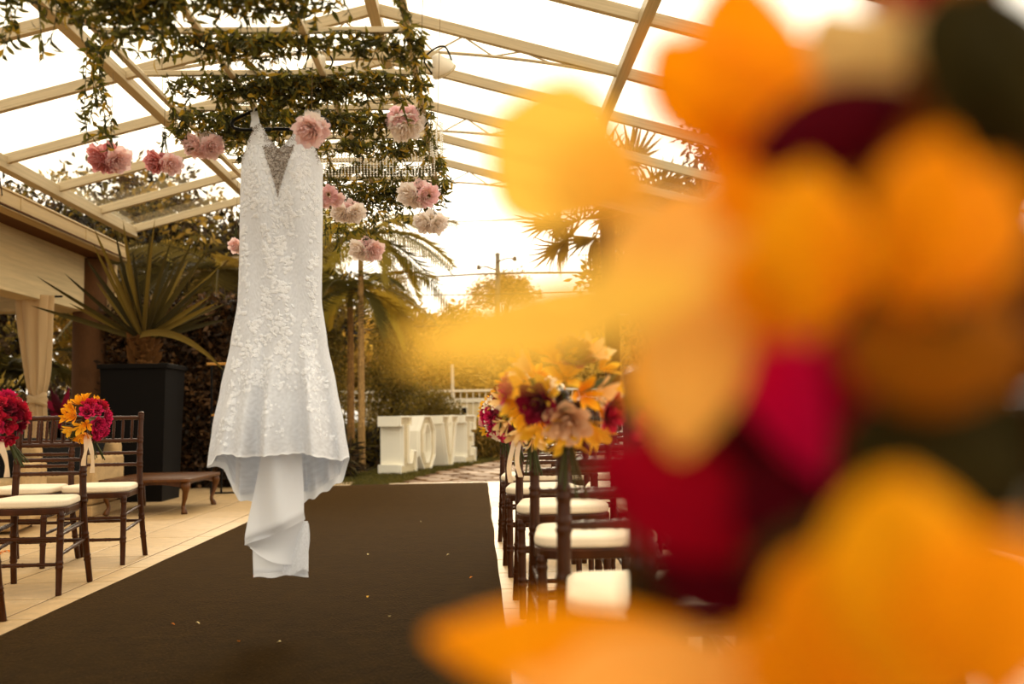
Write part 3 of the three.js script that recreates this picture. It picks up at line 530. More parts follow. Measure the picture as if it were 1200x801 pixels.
  const sew = [], dens = (s, y) => { const e = Math.abs(s - 0.5) * 2, wob = 0.12 * perlin.noise(y * 4, 3, 1); if (y > 1.72) return 0.9; if (y > 1.28) return Math.max(sstep(0.45, 0.2, Math.abs(e + wob)), sstep(0.22, 0.08, Math.abs(e - 0.86 + wob))); if (y > 0.98) return Math.max(sstep(0.28, 0.12, Math.abs(s - 0.47 + wob * 0.6)), sstep(0.16, 0.06, Math.abs(s - 0.2 + wob)), 0.9 * sstep(0.14, 0.05, Math.abs(s - 0.84 + wob))); return Math.max(sstep(0.1, 0.04, Math.abs(s - 0.14 - wob)) , sstep(0.1, 0.04, Math.abs(s - 0.5 - wob)), sstep(0.09, 0.04, Math.abs(s - 0.87 + wob))) * sstep(0.76, 0.83, y); };
  for (let i = 0; i < 9000 && sew.length < 1900; i++) {
    const y = rr(0.76, 2.1), s = rr(0.03, 0.97); if (y > interp(topTab, s) - 0.02) continue;
    if (Math.abs(s - 0.5) < vw(y) && y > 1.8) continue;
    const n = clamp(0.5 + perlin.noise(s * 9, y * 16, 7) * 1.6, 0, 1); if (rnd() > dens(s, y) * n) continue;
    const p = front(s, y, 0.0015), e = 0.004, a = V(...front(s + e, y)).sub(V(...front(s - e, y))), c = V(...front(s, y + e)).sub(V(...front(s, y - e))), nn = a.cross(c).normalize();
    const q = new THREE.Quaternion().setFromUnitVectors(V(0, 0, 1), nn).multiply(new THREE.Quaternion().setFromAxisAngle(V(0, 0, 1), rr(0, 6.3))), r = rr(0.0055, 0.0105);
    sew.push((rnd() < 0.55 ? motif : leafM).clone().applyMatrix4(new THREE.Matrix4().compose(V(...p), q, V(r, r, r))));
  }
  const ap = mesh('lace_applique', merge(sew), M.applique, d); ap.userData.kind = 'stuff';
  // straps over the hanger
  mesh('strap', grid(6, 16, (u, v) => { const a = v * 2 - 1, y = v < 0.5 ? lerp(2.12, 2.205, v * 2) : lerp(2.205, 2.1, v * 2 - 1); return [-0.951 + (u - 0.5) * 0.03 + 0.004 * Math.sin(v * 9), y, z0 + 0.028 * Math.cos(v * Math.PI) * 1.0]; }), M.lace, d);
  mesh('strap', grid(6, 16, (u, v) => { const y = v < 0.5 ? lerp(2.11, 2.19, v * 2) : lerp(2.19, 2.08, v * 2 - 1); return [-0.71 + (u - 0.5) * 0.03 + 0.004 * Math.sin(v * 9), y, z0 + 0.028 * Math.cos(v * Math.PI)]; }), M.lace, d);
  mesh('hanging_loop', tube([[-0.952, 2.11, z0 + 0.02], [-0.958, 2.17, z0 + 0.014], [-0.95, 2.21, z0], [-0.944, 2.17, z0 - 0.014], [-0.948, 2.11, z0 - 0.02]], 0.004, 5), M.satin, d);
  mesh('strap_bow', merge([tube([[-0.7, 2.185, z0 + 0.012], [-0.725, 2.2, z0 + 0.02], [-0.73, 2.18, z0 + 0.02], [-0.7, 2.185, z0 + 0.012]], 0.005, 5), tube([[-0.7, 2.185, z0 + 0.012], [-0.675, 2.195, z0 + 0.02], [-0.672, 2.175, z0 + 0.02], [-0.7, 2.185, z0 + 0.012]], 0.005, 5)]), M.satin, d);
  // train: a wide satin panel that comes out under the hem, folded back on itself at the bottom
  const zt = z0 + 0.03, tL = [[0.35, -0.979], [0.45, -0.965], [0.58, -0.942], [0.72, -0.917], [0.95, -0.9]], tR = [[0.35, -0.735], [0.45, -0.734], [0.58, -0.738], [0.72, -0.748], [0.95, -0.76]];
  mesh('train', grid(24, 40, (u, v) => { const bot = lerp(0.352, 0.452, Math.pow(u, 0.85)) - 0.012 * Math.sin(u * 3.1), y = lerp(0.95, bot, v), x = lerp(interp(tL, y), interp(tR, y), u); return [x, y, zt + 0.05 * Math.sin(u * Math.PI) + 0.018 * Math.sin(u * 7 + y * 7) + 0.035 * v * v - 0.03 * sstep(0.93, 1, v)]; }), M.satin, d);
  mesh('train_lip', grid(20, 8, (u, v) => { const a = [lerp(-0.979, -0.735, u), lerp(0.352, 0.452, Math.pow(u, 0.85)) - 0.012 * Math.sin(u * 3.1)], b = [lerp(-0.965, -0.78, u), lerp(0.335, 0.262, u) - 0.012 * Math.sin(u * 3.1)]; return [lerp(a[0], b[0], v), lerp(a[1], b[1], v), zt + 0.004 + 0.05 * Math.sin(u * Math.PI) - 0.035 * Math.sin(v * 2.2)]; }), M.satin, d);
  mesh('train_fold', grid(20, 16, (u, v) => [lerp(-0.955, -0.728, u) + 0.006 * Math.sin(v * 6) * u, lerp(0.43, 0.225 + 0.012 * Math.sin(u * 5) - 0.01 * u, v), zt - 0.045 + 0.022 * Math.sin(u * 5 + 0.6) + 0.008 * Math.sin(v * 4)]), M.satin, d);
  mesh('train_border', grid(10, 16, (u, v) => [lerp(-0.812, -0.722, u) - 0.015 * (1 - u) * v, lerp(0.445, 0.232 - 0.012 * Math.sin(u * 6), v), zt - 0.008 + 0.01 * Math.sin(u * 9 + v * 3)]), M.lace, d);
  mesh('train_hem', grid(14, 2, (u, v) => [lerp(-0.955, -0.735, u), lerp(0.25, 0.212, v) + 0.004 * Math.sin(u * 13), zt - 0.052 + 0.02 * Math.sin(u * 5 + 0.6)]), M.lace, d);

  const h = thing('clothes_hanger', 'black tubular clothes hanger holding the wedding dress', 'hanger'), zh = z0;
  mesh('frame', tube([[-1.04, 2.158, zh], [-1.05, 2.14, zh], [-1.035, 2.122, zh], [-0.84, 2.118, zh], [-0.65, 2.112, zh], [-0.632, 2.125, zh], [-0.637, 2.145, zh], [-0.72, 2.2, zh], [-0.787, 2.23, zh], [-0.8, 2.255, zh], [-0.83, 2.262, zh], [-0.868, 2.258, zh], [-0.885, 2.235, zh], [-0.93, 2.21, zh]], 0.0078, 8, 120, true), M.black, h);
  mesh('hook', merge([tube([[-0.833, 2.255, zh], [-0.835, 2.3, zh], [-0.836, 2.33, zh + 0.005], [-0.838, 2.352, zh + 0.022], [-0.838, 2.358, zh + 0.045], [-0.838, 2.34, zh + 0.062], [-0.838, 2.322, zh + 0.06]], 0.0045, 6), new THREE.CylinderGeometry(0.012, 0.014, 0.035, 10).translate(-0.833, 2.268, zh)]), M.black, h);
}

// ---------------------------------------------------------------- hanging frame with greenery
const FY = 2.33, BX = [-1.41, -1.03, -0.645, -0.25], BARZ = [-2.78, -3.26, -3.74, -4.212, -4.7, -5.2, -5.68, -6.13];
{
  const t = thing('hanging_trellis', 'cream metal ladder frame hanging level above the aisle', 'trellis');
  for (const x of BX) mesh('long_bar', bar([x, FY, -2.2], [x, FY, -6.15], 0.026, 0.022), M.frame, t);
  for (const z of BARZ) mesh('cross_bar', bar([-1.42, FY + 0.022, z], [-0.24, FY + 0.022, z], 0.022, 0.024), M.frame, t);
  for (const [x, z] of [[-1.41, -2.78], [-0.25, -2.78], [-1.41, -6.1], [-0.25, -6.1], [-0.25, -4.45], [-1.41, -4.45]]) mesh('wire', tube([[x, FY, z], [x + (x < -0.8 ? -0.04 : 0.06), x < -0.8 ? 3.98 : 4.0, z]], 0.0016, 4, 2), M.wire, t);
}
const VL = [leafGeo(0.043, 0.0135, 0.45, 0.3, 4), leafGeo(0.036, 0.016, 0.35, 0.25, 4), leafGeo(0.05, 0.0135, 0.7, 0.3, 5)];
const VCOL = [C(94, 90, 26), C(70, 68, 22), C(118, 108, 30), C(178, 144, 38), C(60, 60, 22), C(104, 98, 30)];
function garland(label, strands, nIndividual) { // strands: polylines of points; leaves along them, drooping
  const g = thing('greenery_garland', label, 'garland', [0, 0, 0], 0, undefined), stems = [], spots = [];
  for (const s of strands) {
    const c = new THREE.CatmullRomCurve3(s.map((p) => V(...p)), false, 'centripetal'), L = c.getLength(), n = Math.max(3, Math.floor(L / 0.013));
    stems.push(new THREE.TubeGeometry(c, Math.max(3, s.length * 3), 0.0016, 4, false));
    for (let i = 0; i < n; i++) { const p = c.getPointAt((i + rnd() * 0.8) / n), a = rr(0, 6.283), tn = c.getTangentAt(i / n); spots.push([p, V(Math.cos(a) * 0.9 + tn.x * 0.5, rr(-1.5, 0.15), Math.sin(a) * 0.9 + tn.z * 0.5), rr(0.7, 1.25), rr(0, 6.283)]); }
  }
  mesh('vine', merge(stems), M.stem, g);
  const inst = VL.map(() => []); const step = spots.length / Math.max(1, nIndividual); let next = 0;
  spots.forEach(([p, d, s, a], i) => {
    const q = new THREE.Quaternion().setFromUnitVectors(V(0, 1, 0), d.normalize()).multiply(new THREE.Quaternion().setFromAxisAngle(V(0, 1, 0), a)), k = Math.floor(rnd() * VL.length);
    if (nIndividual && i >= next) { next += step; const m = mesh('leaf', VL[k], pick(M.vine), g); m.position.copy(p); m.quaternion.copy(q); m.scale.setScalar(s); } else inst[k].push(new THREE.Matrix4().compose(p, q, V(s, s, s)));
  });
  inst.forEach((list, k) => { if (!list.length) return; const im = new THREE.InstancedMesh(VL[k], M.vineInst, list.length); im.name = 'foliage'; im.userData.kind = 'stuff'; list.forEach((m, i) => { im.setMatrixAt(i, m); const c = pick(VCOL), f = rr(0.8, 1.25); im.setColorAt(i, new THREE.Color(c.r * f, c.g * f, c.b * f)); }); im.castShadow = true; g.add(im); });
  return g;
}
function barStrands(z, x0, x1, n, hang, rise = 0.03, spread = 0.05) { // strands that wind along a cross bar and sag below it
  const out = [];
  for (let k = 0; k < n; k++) {
    const a = rr(x0, lerp(x0, x1, 0.6)), b = Math.min(x1, a + rr(0.35, 0.7)), pts = [], m = 6, h = rr(0.2, 1) * hang;
    for (let i = 0; i <= m; i++) { const t = i / m; pts.push([lerp(a, b, t), FY + rise * rr(-0.3, 1) - h * (0.3 + 0.7 * Math.sin(t * Math.PI * rr(0.85, 1.2))) * rr(0.6, 1.1), z + rr(-spread, spread)]); } out.push(pts);
  }
  const tails = Math.round(n * 1.2);
  for (let k = 0; k < tails; k++) { const x = rr(x0, x1), L = hang * rr(0.6, 1.35), dx = rr(-0.06, 0.06); out.push([[x, FY + 0.02, z + rr(-0.03, 0.03)], [x + dx * 0.4, FY - L * 0.45, z + rr(-spread, spread)], [x + dx, FY - L, z + rr(-spread, spread)]]); }
  return out;
}
garland('greenery garland nearest the camera, cut by the top edge of the picture', [...barStrands(-2.8, -1.5, -0.25, 10, 0.1), ...barStrands(-3.26, -1.58, -1.0, 16, 0.2), ...barStrands(-3.26, -1.25, -0.45, 14, 0.15)], 290);
garland('thin greenery garland on the bar above the hanger, second from the top edge', [...barStrands(-3.74, -1.42, -0.22, 12, 0.1), ...barStrands(-3.74, -1.25, -0.7, 6, 0.12), ...barStrands(-3.76, -0.5, -0.2, 5, 0.1)], 160);
garland('leafy vine tail hanging at the left end of the trellis above dark pink flowers', [0, 1, 2, 3, 4, 5].map((k) => { const x = -1.43 - rr(0, 0.1); return [[x + 0.03, FY + 0.02, -3.8], [x - 0.02, FY - 0.12, -3.85 - 0.03 * k], [x + rr(-0.04, 0.04), FY - 0.27, -3.9], [x + rr(-0.05, 0.05), FY - rr(0.32, 0.43), -3.9]]; }), 90);
garland('thick greenery garland on the bar from which the hanger hangs', [...barStrands(-4.22, -1.36, -0.2, 28, 0.15), ...barStrands(-4.2, -1.3, -0.3, 8, 0.06, 0.06)], 220);
garland('yellowish greenery garland on the bar behind the hanger', [...barStrands(-4.7, -1.45, -0.2, 30, 0.15), ...barStrands(-4.7, -1.4, -1.0, 6, 0.12)], 150);
garland('sparse greenery garland above the crystal fringe', barStrands(-5.2, -1.3, -0.2, 15, 0.12), 60);
garland('loose greenery garland below the crystal fringe', barStrands(-5.68, -1.2, -0.18, 14, 0.13), 60);
garland('long drooping greenery garland at the far end of the trellis', [...barStrands(-6.13, -1.1, -0.15, 18, 0.2), ...barStrands(-6.13, -1.0, -0.55, 10, 0.36)], 90);
garland('greenery winding along the right long bar of the trellis', [0, 1, 2, 3, 4, 5, 6, 7].map((k) => { const z = -2.9 - k * 0.4; return [[-0.25 + rr(-0.05, 0.05), FY + rr(-0.04, 0.05), z], [-0.24 + rr(-0.06, 0.08), FY - rr(0, 0.1), z - 0.2], [-0.25 + rr(-0.06, 0.06), FY + rr(-0.05, 0.05), z - 0.42], [-0.22 + rr(-0.05, 0.08), FY - rr(0.02, 0.18), z - 0.5]]; }), 120);
{ // crystal fringe
  const beads = [], g = new THREE.OctahedronGeometry(0.007, 0);
  for (let k = 0; k < 46; k++) { const x = -1.0 + k * 0.0172; for (let j = 0; j < 12; j++) beads.push(xf(g, [x + rr(-0.001, 0.001), FY - 0.02 - j * 0.0125, -5.32], [0, rr(0, 3), 0], [0.8, 0.95, 0.8])); }
  for (let k = 0; k < 8; k++) { const a = k / 8 * 6.28; for (let j = 0; j < 14; j++) beads.push(xf(g, [-0.2 + 0.03 * Math.cos(a), FY + 0.03 - j * 0.0125, -5.0 + 0.03 * Math.sin(a)], [0, rr(0, 3), 0], 0.9)); }
  const c = mesh('crystal_fringe', merge(beads), M.crystal); c.userData.kind = 'stuff'; tag(c, 'fringe of clear crystal bead strings hanging under the trellis right of the dress', 'bead fringe');
}
// ---------------------------------------------------------------- bunches of pink flowers hung head down
const vcolThin = new THREE.MeshPhysicalMaterial({ vertexColors: true, roughness: 0.97, specularIntensity: 0.3, transmission: 0.5, thickness: 0, side: THREE.DoubleSide });
function peonyPetals(R, c0, c1) { // a loose ball of ruffled petals
  const list = [];
  for (let i = 0; i < 5; i++) { const k = 4 + i, f = i / 4; for (let j = 0; j < k; j++) list.push(petal({ a: (j + rr(-0.25, 0.25)) / k * 6.283 + i * 0.8, w: 1.9 - 0.16 * i, r0: (0.06 + 0.05 * i) * R, r1: lerp(0.2, 1.0, f) * R * rr(0.88, 1.08), h: lerp(1.1, 0.55, f) * R * rr(0.85, 1.1), curl: lerp(-0.05, 0.12, f) * R, ruffle: 0.075 * R, ph: rr(0, 6), c0, c1, n: 5 })); }
  return list;
}
const BL = { pale: [0, 1, 2].map(() => cup(peonyPetals(1, C(255, 249, 236), C(255, 244, 238)))), pink: [0, 1].map(() => cup(peonyPetals(1, C(254, 236, 224), C(248, 216, 216)))), deep: [0, 1].map(() => cup(peonyPetals(1, C(226, 160, 146), C(226, 158, 160)))), rim: [0, 1].map(() => cup(ranunculusPetals(1, C(255, 246, 226), C(250, 208, 218)))) };
function bunch(label, pos, R, list, tie = 0.12) {
  let R0;
  const b = thing('flower_bunch', label, 'flowers', pos);
  list.forEach(([kind, x, y, z, r, d]) => { const m = mesh('blossom', pick(BL[kind]), vcolThin, b); R0 = R * 0.84; m.scale.setScalar(r * R0); const dir = d ?? [x * 1.2, -0.5 + y, z + 0.7]; orient(m, dir, rr(0, 6)); m.position.set(x * R0, y * R0, z * R0).addScaledVector(V(...dir).normalize(), -0.3 * r * R0); });
  for (let k = 0; k < 5; k++) mesh('stem', sweep([[rr(-0.5, 0.5) * R, 0.1 * R, 0], [rr(-0.1, 0.1) * R, tie * 0.7, rr(-0.01, 0.01)], [rr(-0.12, 0.12) * R, tie, rr(-0.01, 0.01)]], () => 0.0022, 5, 6), M.stem, b);
  mesh('string', tube([[0, tie * 0.9, 0], [0.005, FY - pos[1] + 0.005, 0]], 0.0012, 4, 2), M.wire, b);
  return b;
}
const trio = (a, b, c) => [[a, -0.55, 0, 0.2, 0.75], [b, 0.5, -0.05, 0.25, 0.7], [c, 0, 0.15, -0.1, 0.75, [0, -0.2, 1]], [a, 0.05, -0.3, 0.1, 0.6, [0.1, -1, 0.4]]];
bunch('dark pink flower bunch hanging farthest left under the leafy vine tail', [-1.526, 1.963, -4.15], 0.095, trio('deep', 'pink', 'deep'), 0.1);
bunch('dark pink pair of flowers hanging second from the left', [-1.354, 1.985, -4.3], 0.085, [['deep', -0.45, 0, 0.2, 0.75], ['pink', 0.5, -0.1, 0.2, 0.72], ['deep', 0, 0.2, -0.2, 0.6]], 0.14);
bunch('pink flower bunch hanging just left of the dress strap', [-1.288, 2.17, -4.7], 0.1, trio('pink', 'pink', 'pale'), 0.06);
bunch('pink flower hanging before the hanger over the right dress strap', [-0.675, 2.06, -4.05], 0.085, [['pink', -0.1, -0.2, 0.3, 0.95, [-0.3, -0.55, 0.8]], ['pale', 0.1, 0.2, 0.2, 0.75, [0.1, 0.15, 1]], ['pink', 0.5, -0.1, 0, 0.65]], 0.08);
bunch('pink and white flower bunch with two open faces hanging right of the hanger', [-0.333, 2.265, -4.65], 0.11, [['rim', -0.38, 0.2, 0.5, 0.5, [-0.15, 0.05, 1]], ['rim', 0.25, 0.22, 0.55, 0.5, [0.1, 0.05, 1]], ['pale', 0, -0.3, 0.2, 0.85, [0, -0.7, 0.7]], ['pale', 0.62, 0.1, 0.1, 0.55, [0.7, 0, 0.7]], ['pink', -0.5, -0.05, 0, 0.55]], 0.07);
bunch('pink flower bunch beside the right edge of the bodice', [-0.774, 2.03, -5.2], 0.085, [['rim', 0, 0.1, 0.4, 0.7, [0.1, 0, 1]], ['pink', 0.55, -0.2, 0.1, 0.6], ['pink', -0.3, -0.3, 0.1, 0.6]]);
bunch('pale pink flower pair hanging right of the bodice, below its neighbour', [-0.723, 2.03, -5.6], 0.1, trio('pale', 'pale', 'pink'));
bunch('large pale flower bunch hanging at the right end of the trellis', [-0.303, 2.034, -5.2], 0.11, trio('pale', 'rim', 'pink'));
bunch('pale flower bunch on visible stems, lowest at the right end of the trellis', [-0.256, 1.966, -5.6], 0.1, trio('pale', 'pale', 'pale'), 0.13);
bunch('pink flower bunch hanging lowest, before the palm trunk', [-0.679, 1.898, -6.1], 0.11, trio('pale', 'pink', 'pink'), 0.1);
bunch('small pink flower peeking out at the left edge of the dress', [-1.476, 1.933, -6.1], 0.07, [['pink', 0, 0, 0.2, 0.85], ['pale', 0.4, -0.3, 0, 0.6]]);

// ---------------------------------------------------------------- furniture and plants on the left
{
  const t = thing('coffee_table', 'low dark wooden table with curved cabriole legs left of the dress', 'table', [-3.13, 0, -10.0]);
  const s = new THREE.Shape(); const w = 0.41, l = 0.58, r = 0.05; s.moveTo(-w + r, -l); s.lineTo(w - r, -l); s.quadraticCurveTo(w, -l, w, -l + r); s.lineTo(w, l - r); s.quadraticCurveTo(w, l, w - r, l); s.lineTo(-w + r, l); s.quadraticCurveTo(-w, l, -w, l - r); s.lineTo(-w, -l + r); s.quadraticCurveTo(-w, -l, -w + r, -l);
  const tp = mesh('tabletop', new THREE.ExtrudeGeometry(s, { depth: 0.016, bevelEnabled: true, bevelSize: 0.012, bevelThickness: 0.008, bevelSegments: 3, steps: 1 }).rotateX(Math.PI / 2).translate(0, 0.325, 0), M.table, t);
  for (let k = 0; k < 5; k++) mesh('slat', box(0.145, 0.008, 1.06, 0.003).translate((k - 2) * 0.152, 0.334, 0), M.table, t);
  const ap = (n, x) => { const g = new THREE.Shape(); g.moveTo(-n, 0.06); g.lineTo(n, 0.06); g.lineTo(n, 0); g.quadraticCurveTo(n * 0.5, 0.045, 0, 0.03); g.quadraticCurveTo(-n * 0.5, 0.045, -n, 0); return new THREE.ExtrudeGeometry(g, { depth: 0.02, bevelEnabled: false }); };
  for (const z of [-0.5, 0.48]) mesh('apron', xf(ap(0.35), [0, 0.24, z]), M.table, t);
  for (const x of [-0.36, 0.34]) mesh('apron', xf(ap(0.5), [x, 0.24, 0], [0, Math.PI / 2, 0]), M.table, t);
  for (const sx of [-1, 1]) for (const sz of [-1, 1]) mesh('leg', sweep([[sx * 0.355, 0.31, sz * 0.5], [sx * 0.375, 0.25, sz * 0.525], [sx * 0.365, 0.16, sz * 0.51], [sx * 0.345, 0.07, sz * 0.49], [sx * 0.36, 0.02, sz * 0.51], [sx * 0.362, 0, sz * 0.512]], (q) => 0.026 + 0.022 * Math.exp(-(((q - 0.15) / 0.14) ** 2)) - 0.008 * Math.exp(-(((q - 0.72) / 0.16) ** 2)) + 0.004 * (q > 0.9), 10, 24), M.table, t);
}
{ // sofa with dark throw
  const s = thing('sofa', 'beige upholstered sofa with a black throw behind the left chairs', 'sofa', [-4.33, 0, -9.75]);
  mesh('seat', box(1.5, 0.3, 0.75, 0.05).translate(0, 0.25, 0), M.sofa, s);
  mesh('backrest', box(1.5, 0.52, 0.16, 0.06).translate(0, 0.44, -0.36), M.sofa, s);
  for (const x of [-0.72, 0.72]) mesh('arm', box(0.13, 0.42, 0.78, 0.05).translate(x, 0.36, 0), M.sofa, s);
  mesh('plinth', box(1.5, 0.1, 0.74, 0.01).translate(0, 0.05, 0), M.sofa, s);
  const th = tag(mesh('throw_blanket', grid(40, 24, (u, v) => { const t = v * 1.5, x = -4.8 + 1.16 * u + 0.06 * (v - 0.5), wv = 0.02 * Math.sin(u * 21 + v * 6) + 0.014 * Math.sin(u * 9 - v * 11); if (t < 0.35) return [x, 0.72 + wv * 0.3 - 0.02 * t, -10.06 + t * 0.4]; if (t < 0.75) return [x, 0.7 - (t - 0.35) * 0.62 + wv, -9.92 + (t - 0.35) * 0.7]; return [x + wv, 0.452 - (t - 0.75) * 0.42 * (t > 0.85 ? 1 : 0.2) + wv * 0.4, -9.64 + (t - 0.75) * 0.4]; }), M.blackCloth), 'crumpled black throw lying over the beige sofa', 'throw');
  const a = thing('armchair', 'pale upholstered armchair behind the nearest left chair', 'armchair', [-4.05, 0, -8.3], 0.2);
  mesh('seat', box(0.75, 0.4, 0.7, 0.05).translate(0, 0.22, 0), M.sofa, a); mesh('backrest', box(0.75, 0.45, 0.14, 0.05).translate(0, 0.47, -0.33), M.sofa, a);
  for (const x of [-0.36, 0.36]) mesh('arm', box(0.12, 0.5, 0.72, 0.05).translate(x, 0.32, 0), M.sofa, a);
  for (const x of [-0.3, 0.3]) for (const z of [-0.28, 0.28]) mesh('foot', new THREE.CylinderGeometry(0.022, 0.018, 0.05, 8).translate(x, 0.025, z), M.chair, a);
  const sh = tag(mesh('black_cloth', grid(20, 20, (u, v) => [-4.4 + 0.5 * u + 0.25 * v + 0.02 * Math.sin(v * 9), 0.71 - 0.34 * v + 0.012 * Math.sin(u * 14 + v * 5) - 0.05 * u, -8.63 + (v < 0.12 ? v * 1.0 : 0.12) + 0.06 * v + 0.012 * Math.sin(u * 17)]), M.blackCloth), 'black cloth draped over the back of the pale armchair', 'cloth');
}
{ // tied curtain
  const c = thing('curtain', 'sheer cream curtain knotted at half height beside the pillar', 'curtain', [-5.18, 0, -11.8]);
  const prof = (y) => (y > 1.2 ? lerp(0.075, 0.215, Math.pow((y - 1.2) / 1.13, 0.55)) : lerp(0.075, 0.16, Math.pow((1.2 - y) / 1.2, 0.6)));
  const cloth = (y0, y1) => grid(72, 40, (u, v) => { const y = lerp(y0, y1, v), w = prof(y), a = u * 6.283, ph = 10 * a, f = 0.022 * Math.min(1, w / 0.12); return [Math.cos(a) * (w + f * Math.sin(ph)) + 0.05 * sstep(2.3, 1.3, y) - 0.02, y, Math.sin(a) * (w * 0.4 + f * Math.cos(ph * 0.8 + y * 2))]; });
  mesh('upper_drape', cloth(2.36, 1.17), M.curtain, c); mesh('lower_drape', cloth(1.12, 0.03), M.curtain, c);
  for (let k = 0; k < 4; k++) mesh('knot', xf(new THREE.TorusGeometry(0.085, 0.035, 8, 24), [0.03, 1.14 + (k - 1.5) * 0.024, 0], [Math.PI / 2 + (k - 1.5) * 0.3, 0.25 * (k % 2 ? 1 : -1), 0], [1, 0.8, 1]), M.curtain, c);
  mesh('rod', new THREE.CylinderGeometry(0.012, 0.012, 0.6, 8).rotateZ(Math.PI / 2).translate(0, 2.35, 0), M.black, c);
}
{ // planter and yucca
  const p = thing('planter', 'tall square black planter under the spiky yucca', 'planter', [-3.76, 0, -11.3]);
  mesh('body', (() => { const g = new THREE.CylinderGeometry(0.5, 0.44, 1.45, 4, 1, false, Math.PI / 4).toNonIndexed(); g.computeVertexNormals(); return g.translate(0, 0.725, 0); })(), M.planter, p);
  mesh('rim', merge([box(0.76, 0.05, 0.06).translate(0, 1.47, 0.35), box(0.76, 0.05, 0.06).translate(0, 1.47, -0.35), box(0.06, 0.05, 0.7).translate(0.35, 1.47, 0), box(0.06, 0.05, 0.7).translate(-0.35, 1.47, 0)]), M.planter, p);
  mesh('soil', new THREE.BoxGeometry(0.66, 0.02, 0.66).translate(0, 1.455, 0), M.dark, p);
  const y = thing('yucca', 'spiky yucca with long stiff sword leaves in the black planter', 'plant', [-3.76, 1.46, -11.3]);
  const yb = std(C(124, 88, 50), { map: barkTex, roughness: 0.95 });
  mesh('trunk', sweep([[0, 0, 0], [0.02, 0.15, 0], [-0.02, 0.36, 0]], (t) => 0.1 + 0.05 * t - 0.03 * Math.sin(t * 3.1) + 0.012 * Math.sin(t * 40), 12, 24), yb, y);
  for (let k = 0; k < 26; k++) { const m = mesh('leaf_base', leafGeo(0.16, 0.07, 0.2, 0.4), yb, y); const a = k * 2.4, h = 0.04 + 0.011 * k; m.position.set(Math.cos(a) * 0.1, h, Math.sin(a) * 0.1); orient(m, [Math.cos(a) * 0.7, 0.8, Math.sin(a) * 0.7], 0); }
  const ymats = [leafMat(66, 55, 20, 0.15), leafMat(50, 43, 18, 0.15), leafMat(104, 84, 30, 0.2)];
  const sword = (L, W, droop) => grid(4, 12, (u, t) => { const s = u * 2 - 1, w = W * 0.5 * (t < 0.12 ? 0.75 + t * 2 : 1) * Math.pow(1 - Math.pow(t, 2.6), 0.8); return [s * w, L * t * (1 - 0.1 * droop * t), -droop * L * t * t * 0.6 + Math.abs(s) * w * 0.5]; });
  const lean = [[-1.25, 1.2, 1.3], [-1.0, 1.35, 1.35], [-0.8, 1.25, 1.3], [-0.62, 1.4, 1.3], [-0.45, 1.3, 1.3], [-0.3, 1.4, 1.4], [-0.16, 1.35, 1.3], [-0.05, 1.4, 1.45], [0.1, 1.35, 1.4], [0.22, 1.4, 1.5], [0.36, 1.35, 1.4], [0.52, 1.3, 1.45], [0.68, 1.25, 1.35], [0.85, 1.2, 1.2], [1.05, 1.1, 1.2], [1.2, 1.05, 1.2], [1.3, 1.0, 1.15], [-1.1, 0.9, 1.0], [0.95, 0.95, 1.0], [0.0, 1.0, 1.2], [-0.25, 1.0, 1.1], [0.45, 1.0, 1.1]];
  lean.forEach(([a, ww, L], i) => { for (const zz of i % 2 ? [0.5] : [0.5, -0.4]) { const m = mesh('leaf', sword(L * rr(0.82, 1.0) * 0.98, 0.066 * rr(0.85, 1.1), rr(0.02, 0.1)), pick(ymats), y); m.position.set(0, 0.32, 0); orient(m, [Math.sin(a + rr(-0.06, 0.06)), Math.cos(a) * 1.0, zz * rr(0.3, 1.1)], Math.PI * 0 + rr(-0.5, 0.5)); } });
  mesh('drooping_leaf', grid(4, 18, (u, t) => { const s = u * 2 - 1, w = 0.042 * Math.pow(1 - Math.pow(t, 2.6), 0.8), x = 0.05 + 0.98 * t, yy = 0.36 + 0.25 * t * 1.0 - 0.68 * Math.pow(t, 1.9); return [x + s * w * 0.35, yy + s * w * 0.9, 0.25 + 0.25 * t + Math.abs(s) * 0.012]; }), ymats[2], y);
}
{ // slim black stand with brass rails behind the dress edge
  const s = thing('display_stand', 'slim black metal stand with brass rails at the left edge of the dress', 'stand', [-3.09, 0, -12.0]);
  for (const x of [-0.1, 0.02]) mesh('post', bar([x, 0, 0], [x, 1.53, 0], 0.022, 0.022), M.black, s);
  mesh('rail', bar([-0.16, 1.54, 0], [0.34, 1.54, 0], 0.045, 0.03), M.brass, s); mesh('rail', bar([-0.1, 0.93, 0], [0.3, 0.93, 0], 0.03, 0.024), M.brass, s);
  mesh('post', bar([0.3, 0, 0], [0.3, 1.53, 0], 0.022, 0.022), M.black, s); mesh('foot', bar([-0.1, 0.012, 0], [0.3, 0.012, 0], 0.03, 0.02), M.black, s);
}
// ---------------------------------------------------------------- greenery builders
function clusterGeo(n, R, L, W) { const l = []; for (let i = 0; i < n; i++) { const d = V(rr(-1, 1), rr(-1, 1), rr(-1, 1)).normalize(), q = new THREE.Quaternion().setFromUnitVectors(V(0, 1, 0), V(d.x + rr(-0.6, 0.6), d.y + rr(-0.9, 0.5), d.z + rr(-0.6, 0.6)).normalize()); l.push(leafGeo(L * rr(0.7, 1.2), W * rr(0.7, 1.2), 0.3, 0.3, 2).applyMatrix4(new THREE.Matrix4().compose(d.multiplyScalar(R * Math.pow(rnd(), 0.4)), q, V(1, 1, 1)))); } return merge(l); }
const CL = { big: clusterGeo(26, 0.34, 0.17, 0.075), fine: clusterGeo(40, 0.3, 0.1, 0.035), hedge: clusterGeo(20, 0.12, 0.075, 0.04), spiky: clusterGeo(36, 0.16, 0.2, 0.03), hill: clusterGeo(26, 0.5, 0.3, 0.16) };
